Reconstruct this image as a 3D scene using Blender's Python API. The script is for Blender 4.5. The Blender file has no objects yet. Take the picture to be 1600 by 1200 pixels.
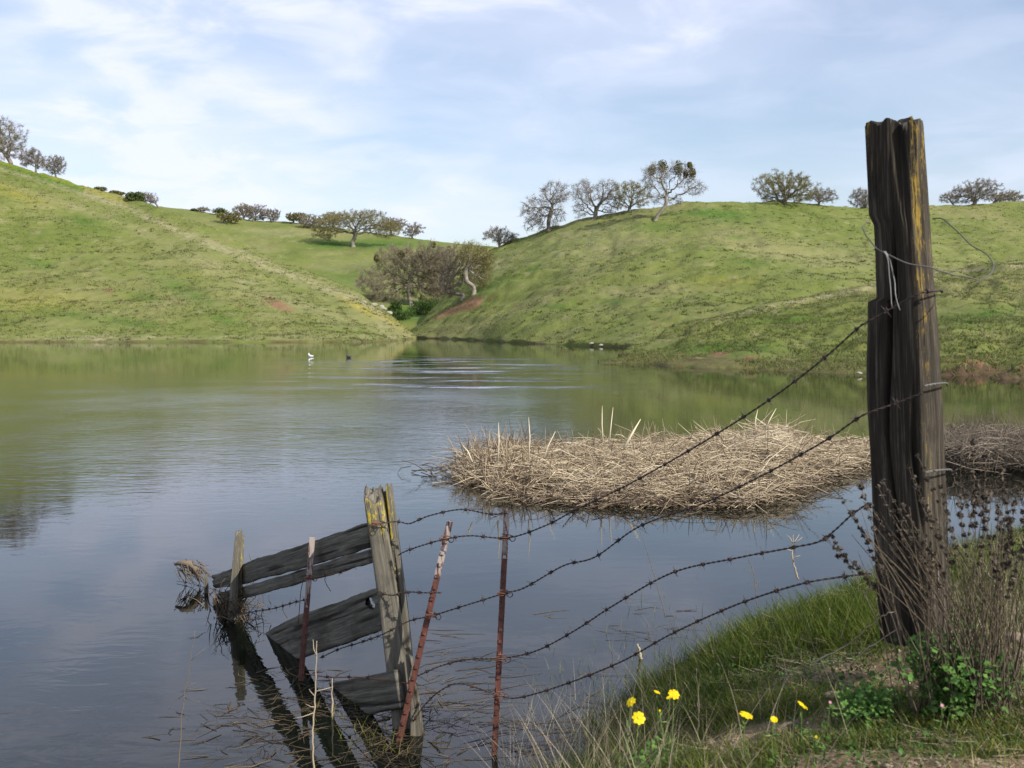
import bpy, bmesh, math, random
import numpy as np
from mathutils import Vector, Matrix
R = math.radians
C = bpy.context.scene.collection
scene = bpy.context.scene

# ------------------------------------------------------------------ camera, world, sun
F = 1555.0                      # focal length in photograph pixels (1600 wide)
EYE = 1.9                       # eye above the water
PITCH = math.atan(90 / F)
cam_d = bpy.data.cameras.new('camera'); cam = bpy.data.objects.new('camera', cam_d); C.objects.link(cam)
cam.location = (0, 0, EYE); cam.rotation_euler = (math.pi/2 - PITCH, 0, 0)
cam_d.sensor_width = 36; cam_d.lens = 36 * F / 1600
cam_d.clip_start = 0.05; cam_d.clip_end = 6000
cam_d.dof.use_dof = True; cam_d.dof.focus_distance = 9.0; cam_d.dof.aperture_fstop = 7.0
scene.camera = cam

SUN_AZ = R(-41); SUN_EL = R(34)
sun_dir = Vector((math.cos(SUN_AZ)*math.cos(SUN_EL), math.sin(SUN_AZ)*math.cos(SUN_EL), math.sin(SUN_EL)))
sd = bpy.data.lights.new('sun', 'SUN'); sd.energy = 5.0; sd.angle = R(0.6); sd.color = (1.0, 0.93, 0.82)
so = bpy.data.objects.new('sun', sd); C.objects.link(so)
so.rotation_euler = sun_dir.to_track_quat('Z', 'Y').to_euler()

wd = bpy.data.worlds.new('World'); scene.world = wd; wd.use_nodes = True
nt = wd.node_tree; N = nt.nodes; L = nt.links
for n in list(N): N.remove(n)
out = N.new('ShaderNodeOutputWorld'); bg = N.new('ShaderNodeBackground'); L.new(bg.outputs[0], out.inputs[0])
bg.inputs['Strength'].default_value = 0.115
sky = N.new('ShaderNodeTexSky'); sky.sky_type = 'NISHITA'; sky.sun_disc = False
sky.sun_elevation = SUN_EL; sky.sun_rotation = R(90) - SUN_AZ
sky.air_density = 1.35; sky.dust_density = 0.6; sky.ozone_density = 3.6
tc = N.new('ShaderNodeTexCoord')
sep = N.new('ShaderNodeSeparateXYZ'); L.new(tc.outputs['Generated'], sep.inputs[0])
def wmath(op, a, b=None, c=None, clamp=False):
    m = N.new('ShaderNodeMath'); m.operation = op; m.use_clamp = clamp
    for i, v in enumerate((a, b, c)):
        if v is None: continue
        if isinstance(v, (int, float)): m.inputs[i].default_value = v
        else: L.new(v, m.inputs[i])
    return m.outputs[0]
zz = wmath('ADD', wmath('MAXIMUM', sep.outputs[2], 0.0), 0.16)
u = wmath('DIVIDE', sep.outputs[0], zz); v = wmath('DIVIDE', sep.outputs[1], zz)
cmb = N.new('ShaderNodeCombineXYZ'); L.new(u, cmb.inputs[0]); L.new(v, cmb.inputs[1])
def wnoise(scale, detail, rough, dist, sx=1, sy=1, rot=0, loc=(0,0,0)):
    mp = N.new('ShaderNodeMapping'); L.new(cmb.outputs[0], mp.inputs[0])
    mp.inputs['Scale'].default_value = (sx, sy, 1); mp.inputs['Rotation'].default_value = (0,0,rot); mp.inputs['Location'].default_value = loc
    n = N.new('ShaderNodeTexNoise'); L.new(mp.outputs[0], n.inputs['Vector'])
    n.inputs['Scale'].default_value = scale; n.inputs['Detail'].default_value = detail
    n.inputs['Roughness'].default_value = rough; n.inputs['Distortion'].default_value = dist
    return n.outputs['Fac']
def wramp(x, a, b):
    m = N.new('ShaderNodeMapRange'); m.interpolation_type = 'SMOOTHSTEP'
    L.new(x, m.inputs[0]); m.inputs[1].default_value = a; m.inputs[2].default_value = b
    return m.outputs[0]
big = wramp(wnoise(0.42, 4, 0.5, 0.4, 1, 0.8, R(20), (3.1, 0.6, 0)), 0.36, 0.62)
streak = wramp(wnoise(0.9, 7, 0.52, 0.6, 1, 1.5, R(-28), (1, 4, 0)), 0.28, 0.78)
puff = wramp(wnoise(3.2, 7, 0.55, 0.5, 1, 1.0, R(35), (5, 2, 0)), 0.38, 0.70)
# the veil thickens up and to the left of the view, and over the centre; it thins to blue on the right
az = wmath('MULTIPLY', wmath('SUBTRACT', 0.30, sep.outputs[0]), 1.3)
veil = wmath('ADD', wmath('MULTIPLY', big, 0.42), wmath('MULTIPLY', streak, 0.38))
veil = wmath('ADD', veil, wmath('MULTIPLY', wmath('MULTIPLY', puff, wmath('ADD', big, 0.25)), 0.62))
veil = wmath('MULTIPLY', veil, wmath('ADD', wmath('MAXIMUM', wmath('MINIMUM', az, 0.5), 0.0), 0.55))
veil = wmath('MINIMUM', wmath('ADD', veil, 0.17), 0.92)
mx = N.new('ShaderNodeMix'); mx.data_type = 'RGBA'
L.new(veil, mx.inputs[0]); L.new(sky.outputs[0], mx.inputs[6]); mx.inputs[7].default_value = (6.4, 6.85, 8.0, 1)
tint = N.new('ShaderNodeMix'); tint.data_type = 'RGBA'; tint.blend_type = 'MULTIPLY'; tint.inputs[0].default_value = 1
L.new(mx.outputs[2], tint.inputs[6]); tint.inputs[7].default_value = (1.01, 0.985, 1.02, 1); L.new(tint.outputs[2], bg.inputs['Color'])

scene.view_settings.view_transform = 'Standard'; scene.view_settings.look = 'None'
scene.view_settings.exposure = 0.35; scene.view_settings.gamma = 1
try:
    scene.cycles.use_denoising = True
    scene.cycles.max_bounces = 6; scene.cycles.transparent_max_bounces = 12
    scene.cycles.caustics_reflective = False; scene.cycles.caustics_refractive = False
except Exception: pass

# ------------------------------------------------------------------ helpers
rng = np.random.default_rng(7); random.seed(7)
cp, sp_ = math.cos(PITCH), math.sin(PITCH)
def ray(px, py):
    x = (px-800)/F; y = (600-py)/F
    return np.array((x, cp + y*sp_, -sp_ + y*cp))
def P(px, py, Y):
    d = ray(px, py); t = Y/d[1]; return np.array((d[0]*t, Y, EYE + d[2]*t))
def Wp(px, py, z=0.0):
    d = ray(px, py); t = (z-EYE)/d[2]; return np.array((d[0]*t, d[1]*t, z))
def proj(p):
    d = np.asarray(p, float) - np.array((0, 0, EYE))
    f = d[..., 1]*cp - d[..., 2]*sp_; u_ = d[..., 1]*sp_ + d[..., 2]*cp
    return 800 + F*d[..., 0]/f, 600 - F*u_/f

def hsh(ix, iy, seed):
    ix = ix.astype(np.int64); iy = iy.astype(np.int64)
    h = (ix*374761393 + iy*668265263 + seed*1442695041) & 0xffffffff
    h = ((h ^ (h >> 13)) * 1274126177) & 0xffffffff
    h = h ^ (h >> 16)
    return (h & 0xffff)/65535.0
def vn(x, y, seed=0):
    x = np.asarray(x, float); y = np.asarray(y, float)
    ix = np.floor(x); iy = np.floor(y); fx = x-ix; fy = y-iy
    fx = fx*fx*(3-2*fx); fy = fy*fy*(3-2*fy)
    a = hsh(ix, iy, seed); b = hsh(ix+1, iy, seed); c = hsh(ix, iy+1, seed); d = hsh(ix+1, iy+1, seed)
    return (a*(1-fx)+b*fx)*(1-fy) + (c*(1-fx)+d*fx)*fy
def fbm(x, y, o=4, seed=0, g=0.5):
    s = 0; a = 1; t = 0
    for i in range(o):
        s = s + a*vn(x*2**i + 17*i, y*2**i - 9*i, seed+i); t += a; a *= g
    return s/t
def sstep(a, b, x):
    t = np.clip((np.asarray(x, float)-a)/(b-a), 0, 1); return t*t*(3-2*t)

def mesh(name, V, Fc, mat=None, parent=None, smooth=False, attrs=None):
    me = bpy.data.meshes.new(name)
    V = np.asarray(V, float)
    if isinstance(Fc, tuple) or isinstance(Fc, np.ndarray):
        Fs_ = [f for f in (Fc if isinstance(Fc, tuple) else (Fc,)) if len(f)]
        li = np.concatenate([f.ravel() for f in Fs_]).astype(np.int32); tot = np.concatenate([np.full(len(f), f.shape[1]) for f in Fs_]).astype(np.int32)
        st = np.concatenate([[0], np.cumsum(tot)[:-1]]).astype(np.int32)
        me.vertices.add(len(V)); me.vertices.foreach_set('co', V.astype(np.float32).ravel())
        me.loops.add(len(li)); me.loops.foreach_set('vertex_index', li)
        me.polygons.add(len(tot)); me.polygons.foreach_set('loop_start', st); me.update(calc_edges=True)
    else: me.from_pydata(V.tolist(), [], Fc)
    if attrs:
        for k, a in attrs.items():
            at = me.attributes.new(k, 'FLOAT', 'POINT'); at.data.foreach_set('value', np.asarray(a, np.float32))
    if smooth: me.polygons.foreach_set('use_smooth', [True]*len(me.polygons))
    me.update()
    o = bpy.data.objects.new(name, me); C.objects.link(o)
    if mat: me.materials.append(mat)
    if parent is not None: o.parent = parent
    return o
def tag(o, label=None, cat=None, group=None, kind=None):
    if label: o['label'] = label
    if cat: o['category'] = cat
    if group: o['group'] = group
    if kind: o['kind'] = kind
    return o
def empty(name, loc, label, cat, group=None):
    o = bpy.data.objects.new(name, None); C.objects.link(o); o.location = loc
    o.empty_display_size = 0.1
    return tag(o, label, cat, group)

class MB:                                           # collects pieces into one mesh
    def __init__(s): s.V = []; s.F = []; s.n = 0; s.A = []
    def add(s, V, Fc, a=0.0):
        V = np.asarray(V, float); s.V.append(V)
        if isinstance(Fc, np.ndarray): Fc = (Fc + s.n).tolist()
        else: Fc = [[i+s.n for i in f] for f in Fc]
        s.F += Fc; s.n += len(V)
        s.A.append(np.full(len(V), a) if np.isscalar(a) else np.asarray(a))
    def tube(s, pts, rad, k=6, a=0.0, cap=True):
        V, Fc = tube(pts, rad, k, cap); s.add(V, Fc, a)
    def build(s, name, mat, parent=None, smooth=True, origin=None):
        V = np.concatenate(s.V)
        if origin is not None: V = V - np.asarray(origin)
        return mesh(name, V, s.F, mat, parent, smooth, {'rnd': np.concatenate(s.A)})

def tube(pts, rad, k=6, cap=True):
    pts = np.asarray(pts, float); n = len(pts)
    rad = np.full(n, rad) if np.isscalar(rad) else np.asarray(rad, float)
    T = np.gradient(pts, axis=0); T /= np.linalg.norm(T, axis=1)[:, None] + 1e-12
    ref = np.array((0.31, 0.17, 0.93)); 
    if abs(np.dot(T[0], ref)) > 0.9: ref = np.array((0.93, 0.31, 0.1))
    U = np.cross(T, ref); U /= np.linalg.norm(U, axis=1)[:, None] + 1e-12
    W = np.cross(T, U)
    an = np.linspace(0, 2*np.pi, k, endpoint=False)
    V = pts[:, None, :] + rad[:, None, None]*(np.cos(an)[None, :, None]*U[:, None, :] + np.sin(an)[None, :, None]*W[:, None, :])
    V = V.reshape(-1, 3); Fc = []
    for i in range(n-1):
        for j in range(k):
            Fc.append([i*k+j, i*k+(j+1) % k, (i+1)*k+(j+1) % k, (i+1)*k+j])
    if cap: Fc.append(list(range(k))[::-1]); Fc.append([(n-1)*k+j for j in range(k)])
    return V, Fc

def spline(pts, m=12):
    pts = np.asarray(pts, float)
    p = np.vstack([2*pts[0]-pts[1], pts, 2*pts[-1]-pts[-2]]); o = []
    for i in range(1, len(p)-2):
        t = np.linspace(0, 1, m, endpoint=False)[:, None]
        a, b, c, d = p[i-1], p[i], p[i+1], p[i+2]
        o.append(0.5*((2*b)+(-a+c)*t+(2*a-5*b+4*c-d)*t**2+(-a+3*b-3*c+d)*t**3))
    o.append(p[-2][None]); return np.vstack(o)

def prisms(p0, p1, r0, r1, k=3):                      # vectorised tapered sticks
    d = p1-p0; ln = np.linalg.norm(d, axis=1)[:, None]+1e-9; d = d/ln
    ref = np.where(np.abs(d[:, 2:3]) > 0.9, np.array([[1., 0, 0]]), np.array([[0, 0, 1.]]))
    U = np.cross(d, ref); U /= np.linalg.norm(U, axis=1)[:, None]+1e-9; W = np.cross(d, U)
    an = np.linspace(0, 2*np.pi, k, endpoint=False)
    ring = np.cos(an)[None, :, None]*U[:, None, :] + np.sin(an)[None, :, None]*W[:, None, :]
    A = p0[:, None]+ring*np.asarray(r0)[:, None, None]; B = p1[:, None]+ring*np.asarray(r1)[:, None, None]
    V = np.concatenate([A, B], axis=1).reshape(-1, 3); n = len(p0)
    base = (np.arange(n)*2*k)[:, None, None]
    j = np.arange(k); q = np.stack([j, (j+1) % k, (j+1) % k+k, j+k], axis=1)[None]
    return V, (base+q).reshape(-1, 4)

def blades(base, length, lean, width, bend=0.3, segs=3, r=None, down=False):
    """grass ribbons: base (n,3), length (n,), lean (n,2) sideways share, width (n,)"""
    r = r or rng; n = len(base)
    up = np.column_stack([lean, np.ones(n)]); up /= np.linalg.norm(up, axis=1)[:, None]
    bd = np.column_stack([lean/(np.linalg.norm(lean, axis=1)[:, None]+1e-6), -0.35*np.ones(n)])*bend
    th = r.uniform(0, np.pi*2, n); wv = np.column_stack([np.cos(th), np.sin(th), np.zeros(n)])
    rows = []
    for i in range(segs+1):
        s = i/segs; p = base + length[:, None]*(s*up + s*s*bd)
        w = width[:, None]*(1-s**1.6)*0.5
        if i < segs: rows.append(p-wv*w); rows.append(p+wv*w)
        else: rows.append(p)
    V = np.stack(rows, axis=1); m = 2*segs+1; V = V.reshape(-1, 3)
    b = np.arange(n)*m; Q = []
    for i in range(segs-1): Q.append(np.stack([b+2*i, b+2*i+1, b+2*i+3, b+2*i+2], axis=1))
    T = np.stack([b+2*segs-2, b+2*segs-1, b+2*segs], axis=1)
    return V, (np.concatenate(Q), T), m

# ------------------------------------------------------------------ materials
def newmat(name):
    m = bpy.data.materials.new(name); m.use_nodes = True
    nt = m.node_tree; b = nt.nodes['Principled BSDF']; return m, nt, b
def nd(nt, t, **k):
    n = nt.nodes.new(t)
    for a, v_ in k.items(): setattr(n, a, v_)
    return n
def mnoise(nt, vec, scale, detail=4, rough=0.55, sc=(1,1,1), dist=0.0):
    mp = nd(nt, 'ShaderNodeMapping'); mp.inputs['Scale'].default_value = sc; nt.links.new(vec, mp.inputs[0])
    n = nd(nt, 'ShaderNodeTexNoise'); nt.links.new(mp.outputs[0], n.inputs['Vector'])
    n.inputs['Scale'].default_value = scale; n.inputs['Detail'].default_value = detail
    n.inputs['Roughness'].default_value = rough; n.inputs['Distortion'].default_value = dist
    return n.outputs['Fac']
def mr(nt, x, a, b, c=0.0, d=1.0):
    m = nd(nt, 'ShaderNodeMapRange'); m.interpolation_type = 'SMOOTHSTEP'; nt.links.new(x, m.inputs[0])
    for i, v_ in enumerate((a, b, c, d)): m.inputs[i+1].default_value = v_
    return m.outputs[0]
def mixc(nt, f, a, b, mode='MIX'):
    m = nd(nt, 'ShaderNodeMix', data_type='RGBA', blend_type=mode)
    for i, v_ in ((0, f), (6, a), (7, b)):
        if isinstance(v_, (tuple, float, int)): m.inputs[i].default_value = v_ if not isinstance(v_, tuple) else (*v_, 1)
        else: nt.links.new(v_, m.inputs[i])
    return m.outputs[2]
def mth(nt, op, a, b=None, clamp=False):
    m = nd(nt, 'ShaderNodeMath', operation=op, use_clamp=clamp)
    for i, v_ in enumerate((a, b)):
        if v_ is None: continue
        if isinstance(v_, (int, float)): m.inputs[i].default_value = v_
        else: nt.links.new(v_, m.inputs[i])
    return m.outputs[0]
def attr(nt, name): 
    a = nd(nt, 'ShaderNodeAttribute'); a.attribute_name = name; return a.outputs['Fac']
def ramp(nt, x, stops):
    r_ = nd(nt, 'ShaderNodeValToRGB'); nt.links.new(x, r_.inputs[0]); e = r_.color_ramp.elements
    while len(e) < len(stops): e.new(0.5)
    for i, (p, c) in enumerate(stops): e[i].position = p; e[i].color = (*c, 1)
    return r_.outputs[0]
def bump(nt, b, h, strength, dist=0.01):
    bp = nd(nt, 'ShaderNodeBump'); bp.inputs['Strength'].default_value = strength; bp.inputs['Distance'].default_value = dist
    nt.links.new(h, bp.inputs['Height']); nt.links.new(bp.outputs[0], b.inputs['Normal']); return bp

def mat_hill(name, green=1.0, fine=1.0):
    m, nt, b = newmat(name); L_ = nt.links
    pos = nd(nt, 'ShaderNodeNewGeometry').outputs['Position']
    n1 = mnoise(nt, pos, 0.045, 5, 0.6); n2 = mnoise(nt, pos, 0.35*fine, 6, 0.65); n3 = mnoise(nt, pos, 1.6*fine, 6, 0.75, (1, 1, 2.2))
    n4 = mnoise(nt, pos, 0.75*fine, 5, 0.7, (1, 1, 1))
    col = ramp(nt, n1, [(0.30, (0.098, 0.130, 0.027)), (0.5, (0.138, 0.158, 0.042)), (0.72, (0.19, 0.182, 0.078))])
    col = mixc(nt, mr(nt, n2, 0.50, 0.72, 0, 0.75), col, (0.215, 0.205, 0.10))
    col = mixc(nt, mr(nt, n4, 0.56, 0.68, 0, 0.75), col, (0.075, 0.135, 0.018))
    col = mixc(nt, mr(nt, n3, 0.30, 0.46, 0.32, 0), col, (0.050, 0.072, 0.018))
    col = mixc(nt, mr(nt, mnoise(nt, pos, 0.22, 8, 0.8), 0.61, 0.68, 0, 0.6), col, (0.25, 0.165, 0.085))
    n5 = mnoise(nt, pos, 1.1, 4, 0.6)
    dry = mth(nt, 'MULTIPLY', attr(nt, 'dry'), mr(nt, n4, 0.38, 0.6, 0.15, 1.0), clamp=True)
    col = mixc(nt, dry, col, (0.30, 0.265, 0.165))
    lush = mth(nt, 'MULTIPLY', attr(nt, 'lush'), mr(nt, n5, 0.3, 0.6, 0.5, 1.1), clamp=True)
    col = mixc(nt, lush, col, (0.048, 0.115, 0.012))
    soil = mr(nt, mth(nt, 'ADD', attr(nt, 'soil'), mth(nt, 'MULTIPLY', mth(nt, 'SUBTRACT', n3, 0.5), 1.6)), 0.42, 0.62)
    col = mixc(nt, soil, col, (0.20, 0.118, 0.066))
    yel = mth(nt, 'MULTIPLY', attr(nt, 'yellow'), mr(nt, n3, 0.40, 0.62), clamp=True)
    col = mixc(nt, yel, col, (0.38, 0.30, 0.015))
    mud = mth(nt, 'MULTIPLY', attr(nt, 'mud'), mr(nt, n3, 0.30, 0.52), clamp=True)
    col = mixc(nt, mud, col, (0.085, 0.058, 0.034))
    fl = mr(nt, mnoise(nt, pos, 3.2, 3, 0.6), 0.70, 0.76, 0, 0.7)
    col = mixc(nt, mth(nt, 'MULTIPLY', fl, mr(nt, n1, 0.45, 0.6)), col, (0.30, 0.24, 0.10))
    L_.new(col, b.inputs['Base Color']); b.inputs['Roughness'].default_value = 0.95
    b.inputs['Specular IOR Level'].default_value = 0.15
    h = mth(nt, 'ADD', mth(nt, 'MULTIPLY', n3, 0.6), n2)
    bump(nt, b, h, 0.6, 0.5); return m
def mat_ramp(name, stops, rough=0.8, trans=0.0, noise=None, spec=0.2):
    m, nt, b = newmat(name)
    a = attr(nt, 'rnd'); col = ramp(nt, a, stops)
    if noise:
        pos = nd(nt, 'ShaderNodeTexCoord').outputs['Object']
        n = mnoise(nt, pos, noise[0], 5, 0.65, noise[2] if len(noise) > 2 else (1,1,1))
        col = mixc(nt, mr(nt, n, 0.35, 0.65, 0, 1), col, noise[1])
        bump(nt, b, n, 0.5, 0.01)
    nt.links.new(col, b.inputs['Base Color']); b.inputs['Roughness'].default_value = rough
    b.inputs['Specular IOR Level'].default_value = spec
    if trans:
        t = nd(nt, 'ShaderNodeBsdfTranslucent'); nt.links.new(col, t.inputs[0])
        ms = nd(nt, 'ShaderNodeMixShader'); ms.inputs[0].default_value = trans
        nt.links.new(b.outputs[0], ms.inputs[1]); nt.links.new(t.outputs[0], ms.inputs[2])
        nt.links.new(ms.outputs[0], nt.nodes['Material Output'].inputs[0])
    return m
def mat_wood(name, dark, mid, light, lichen=(0.42, 0.29, 0.03), scale=1.0, rust=None):
    """grain runs along attribute-space: 'gu' across the face (m), 'gv' along (m)"""
    m, nt, b = newmat(name); L_ = nt.links
    cb = nd(nt, 'ShaderNodeCombineXYZ'); L_.new(attr(nt, 'gu'), cb.inputs[0]); L_.new(attr(nt, 'gv'), cb.inputs[1])
    v_ = cb.outputs[0]
    fine = mnoise(nt, v_, 160*scale, 5, 0.7, (1, 0.03, 1), 0.1); med = mnoise(nt, v_, 38*scale, 5, 0.65, (1, 0.035, 1), 0.15)
    blot = mnoise(nt, v_, 9*scale, 6, 0.7, (1, 0.5, 1)); crack = mnoise(nt, v_, 60*scale, 4, 0.6, (1, 0.02, 1), 0.3)
    g = mth(nt, 'ADD', mth(nt, 'MULTIPLY', fine, 0.45), mth(nt, 'MULTIPLY', med, 0.55))
    col = ramp(nt, g, [(0.34, dark), (0.5, mid), (0.66, light)])
    col = mixc(nt, mr(nt, blot, 0.48, 0.7, 0, 0.6), col, dark)
    col = mixc(nt, mr(nt, crack, 0.28, 0.40, 0.92, 0), col, (0.008, 0.007, 0.006))
    gr = attr(nt, 'groove'); col = mixc(nt, gr, col, tuple(c*0.35 for c in dark))
    lm = mr(nt, mth(nt, 'ADD', attr(nt, 'lichen'), mth(nt, 'MULTIPLY', mth(nt, 'SUBTRACT', mnoise(nt, v_, 48*scale, 9, 0.85, (1, 0.22, 1)), 0.5), 3.0)), 0.52, 0.66)
    lc = mixc(nt, mnoise(nt, v_, 60, 3, 0.6), tuple(c*0.5 for c in lichen), tuple(min(1, c*1.35) for c in lichen))
    col = mixc(nt, lm, col, lc)
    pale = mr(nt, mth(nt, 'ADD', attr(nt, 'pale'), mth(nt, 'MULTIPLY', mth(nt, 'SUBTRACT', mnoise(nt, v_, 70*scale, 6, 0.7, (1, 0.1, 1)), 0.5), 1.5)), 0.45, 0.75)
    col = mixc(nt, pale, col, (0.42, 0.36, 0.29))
    L_.new(col, b.inputs['Base Color']); b.inputs['Roughness'].default_value = 0.92; b.inputs['Specular IOR Level'].default_value = 0.2
    h = mth(nt, 'ADD', g, mr(nt, crack, 0.28, 0.42, -0.5, 0)); bump(nt, b, h, 0.8, 0.008); return m
def mat_metal_paint():
    m, nt, b = newmat('rusty red paint'); L_ = nt.links
    pos = nd(nt, 'ShaderNodeTexCoord').outputs['Object']
    n = mnoise(nt, pos, 28, 6, 0.7, (1,1,0.4)); n2 = mnoise(nt, pos, 90, 5, 0.7, (1,1,0.25)); n3 = mnoise(nt, pos, 45, 5, 0.7, (1,1,0.12))
    red = mixc(nt, mr(nt, n, 0.35, 0.65), (0.125, 0.043, 0.031), (0.065, 0.026, 0.020))
    red = mixc(nt, mr(nt, n2, 0.58, 0.68), red, (0.24, 0.10, 0.065))
    wh = mixc(nt, mr(nt, n3, 0.50, 0.56), (0.36, 0.30, 0.27), (0.09, 0.038, 0.03))
    col = mixc(nt, attr(nt, 'rnd'), red, wh)
    L_.new(col, b.inputs['Base Color']); b.inputs['Roughness'].default_value = 0.6; bump(nt, b, n2, 0.4, 0.003); return m

M = {}
M['hill'] = mat_hill('hill grass'); M['knoll'] = mat_hill('near hill grass', 1, 1.7)
M['wire'] = mat_ramp('rusted wire', [(0, (0.035, 0.022, 0.018)), (0.6, (0.05, 0.035, 0.03)), (1, (0.22, 0.08, 0.04))], 0.6, spec=0.4)
M['galv'] = mat_ramp('galvanised wire', [(0, (0.085, 0.08, 0.075)), (1, (0.30, 0.30, 0.29))], 0.6, spec=0.4)
M['bark'] = mat_ramp('oak bark', [(0, (0.13, 0.115, 0.095)), (1, (0.22, 0.20, 0.165))], 0.95, noise=(1.6, (0.20, 0.185, 0.155), (1, 1, .5)))
M['bark_pale'] = mat_ramp('pale oak bark', [(0, (0.24, 0.215, 0.18)), (1, (0.34, 0.31, 0.26))], 0.95, noise=(1.6, (0.20, 0.17, 0.14)))
M['twig_grey'] = mat_ramp('grey twigs', [(0, (0.125, 0.108, 0.09)), (0.6, (0.20, 0.178, 0.15)), (1, (0.30, 0.275, 0.235))], 0.95)
M['twig_brown'] = mat_ramp('brown twigs', [(0, (0.13, 0.11, 0.075)), (0.6, (0.21, 0.18, 0.125)), (1, (0.30, 0.27, 0.195))], 0.95)
M['twig_olive'] = mat_ramp('olive twigs', [(0, (0.12, 0.115, 0.04)), (0.6, (0.18, 0.165, 0.07)), (1, (0.24, 0.21, 0.09))], 0.95)
M['leaf_dark'] = mat_ramp('evergreen leaves', [(0, (0.045, 0.065, 0.025)), (1, (0.10, 0.13, 0.045))], 0.7, 0.2)
M['leaf_misl'] = mat_ramp('mistletoe leaves', [(0, (0.075, 0.075, 0.016)), (1, (0.16, 0.15, 0.035))], 0.8, 0.2)
M['leaf_brush'] = mat_ramp('ravine brush leaves', [(0, (0.028, 0.058, 0.012)), (1, (0.07, 0.125, 0.025))], 0.7, 0.25)
M['grass'] = mat_ramp('bank grass', [(0, (0.026, 0.052, 0.006)), (0.45, (0.092, 0.132, 0.012)), (0.75, (0.20, 0.22, 0.030)), (1, (0.30, 0.25, 0.12))], 0.65, 0.38, spec=0.3)
M['tuft'] = mat_ramp('hill tufts', [(0, (0.075, 0.098, 0.025)), (0.5, (0.12, 0.145, 0.038)), (1, (0.22, 0.205, 0.10))], 0.9, 0.3)
M['straw'] = mat_ramp('dry stems', [(0, (0.16, 0.13, 0.08)), (0.5, (0.32, 0.265, 0.18)), (1, (0.52, 0.45, 0.33))], 0.7, 0.2)
M['reed'] = mat_ramp('dead reeds', [(0, (0.10, 0.07, 0.045)), (0.3, (0.30, 0.235, 0.155)), (0.7, (0.56, 0.465, 0.315)), (1, (0.74, 0.67, 0.50))], 0.65, 0.08, spec=0.3)
M['reed_dark'] = mat_ramp('grey reeds', [(0, (0.08, 0.065, 0.05)), (0.6, (0.18, 0.15, 0.115)), (1, (0.34, 0.29, 0.23))], 0.8)
M['weed'] = mat_ramp('sodden weed', [(0, (0.03, 0.022, 0.013)), (0.7, (0.075, 0.052, 0.03)), (1, (0.17, 0.125, 0.065))], 0.5, spec=0.4)
M['stem_dry'] = mat_ramp('dry herb stems', [(0, (0.06, 0.047, 0.035)), (1, (0.18, 0.145, 0.105))], 0.9)
M['whorl'] = mat_ramp('dry seed heads', [(0, (0.03, 0.025, 0.02)), (0.6, (0.065, 0.053, 0.042)), (1, (0.14, 0.115, 0.09))], 0.95)
M['leaf_herb'] = mat_ramp('herb leaves', [(0, (0.05, 0.12, 0.025)), (1, (0.13, 0.25, 0.055))], 0.7, 0.25)
M['petal'] = mat_ramp('yellow petals', [(0, (0.75, 0.55, 0.005)), (1, (0.9, 0.72, 0.01))], 0.5, 0.35)
M['flower_eye'] = mat_ramp('flower centre', [(0, (0.62, 0.42, 0.01)), (1, (0.7, 0.5, 0.02))], 0.8)
M['petal_pink'] = mat_ramp('pink petals', [(0, (0.5, 0.22, 0.34)), (1, (0.6, 0.3, 0.42))], 0.5, 0.3)
M['stem_green'] = mat_ramp('green stems', [(0, (0.07, 0.13, 0.03)), (1, (0.14, 0.20, 0.06))], 0.7)
M['rock'] = mat_ramp('tan rock', [(0, (0.34, 0.27, 0.19)), (1, (0.48, 0.40, 0.30))], 0.9, noise=(6, (0.26, 0.20, 0.14)))
M['rock_pale'] = mat_ramp('pale rock', [(0, (0.36, 0.34, 0.29)), (1, (0.5, 0.48, 0.42))], 0.9, noise=(1.5, (0.26, 0.25, 0.20)))
M['post'] = mat_wood('weathered tie wood', (0.012, 0.010, 0.008), (0.037, 0.031, 0.023), (0.14, 0.122, 0.094), (0.24, 0.165, 0.03))
M['grey_wood'] = mat_wood('grey fence wood', (0.060, 0.055, 0.045), (0.135, 0.125, 0.10), (0.24, 0.22, 0.18), (0.46, 0.36, 0.03))
M['plank'] = mat_wood('dark plank wood', (0.040, 0.037, 0.030), (0.105, 0.098, 0.080), (0.23, 0.215, 0.175), (0.13, 0.14, 0.04))
M['tpost'] = mat_metal_paint()
M['feather'] = mat_ramp('duck feathers', [(0, (0.03, 0.03, 0.03)), (1, (0.75, 0.75, 0.72))], 0.7)

# ground of the bank
def mat_bank():
    m, nt, b = newmat('bank soil'); L_ = nt.links
    pos = nd(nt, 'ShaderNodeNewGeometry').outputs['Position']
    n1 = mnoise(nt, pos, 1.3, 6, 0.6); n2 = mnoise(nt, pos, 14, 8, 0.75); n3 = mnoise(nt, pos, 70, 4, 0.7)
    col = ramp(nt, n2, [(0.3, (0.075, 0.050, 0.026)), (0.5, (0.21, 0.142, 0.075)), (0.7, (0.38, 0.275, 0.16))])
    col = mixc(nt, mr(nt, n3, 0.55, 0.7, 0, 0.7), col, (0.42, 0.33, 0.21))
    col = mixc(nt, mr(nt, mth(nt, 'ADD', attr(nt, 'moss'), mth(nt, 'MULTIPLY', mth(nt, 'SUBTRACT', n2, 0.5), 1.4)), 0.45, 0.6, 0, 0.85), col, (0.045, 0.065, 0.016))
    col = mixc(nt, attr(nt, 'wet'), col, (0.035, 0.027, 0.016))
    L_.new(col, b.inputs['Base Color']); b.inputs['Roughness'].default_value = 0.95
    bump(nt, b, mth(nt, 'ADD', n2, mth(nt, 'MULTIPLY', n3, 0.4)), 0.9, 0.03); return m
M['bank'] = mat_bank()
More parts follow.
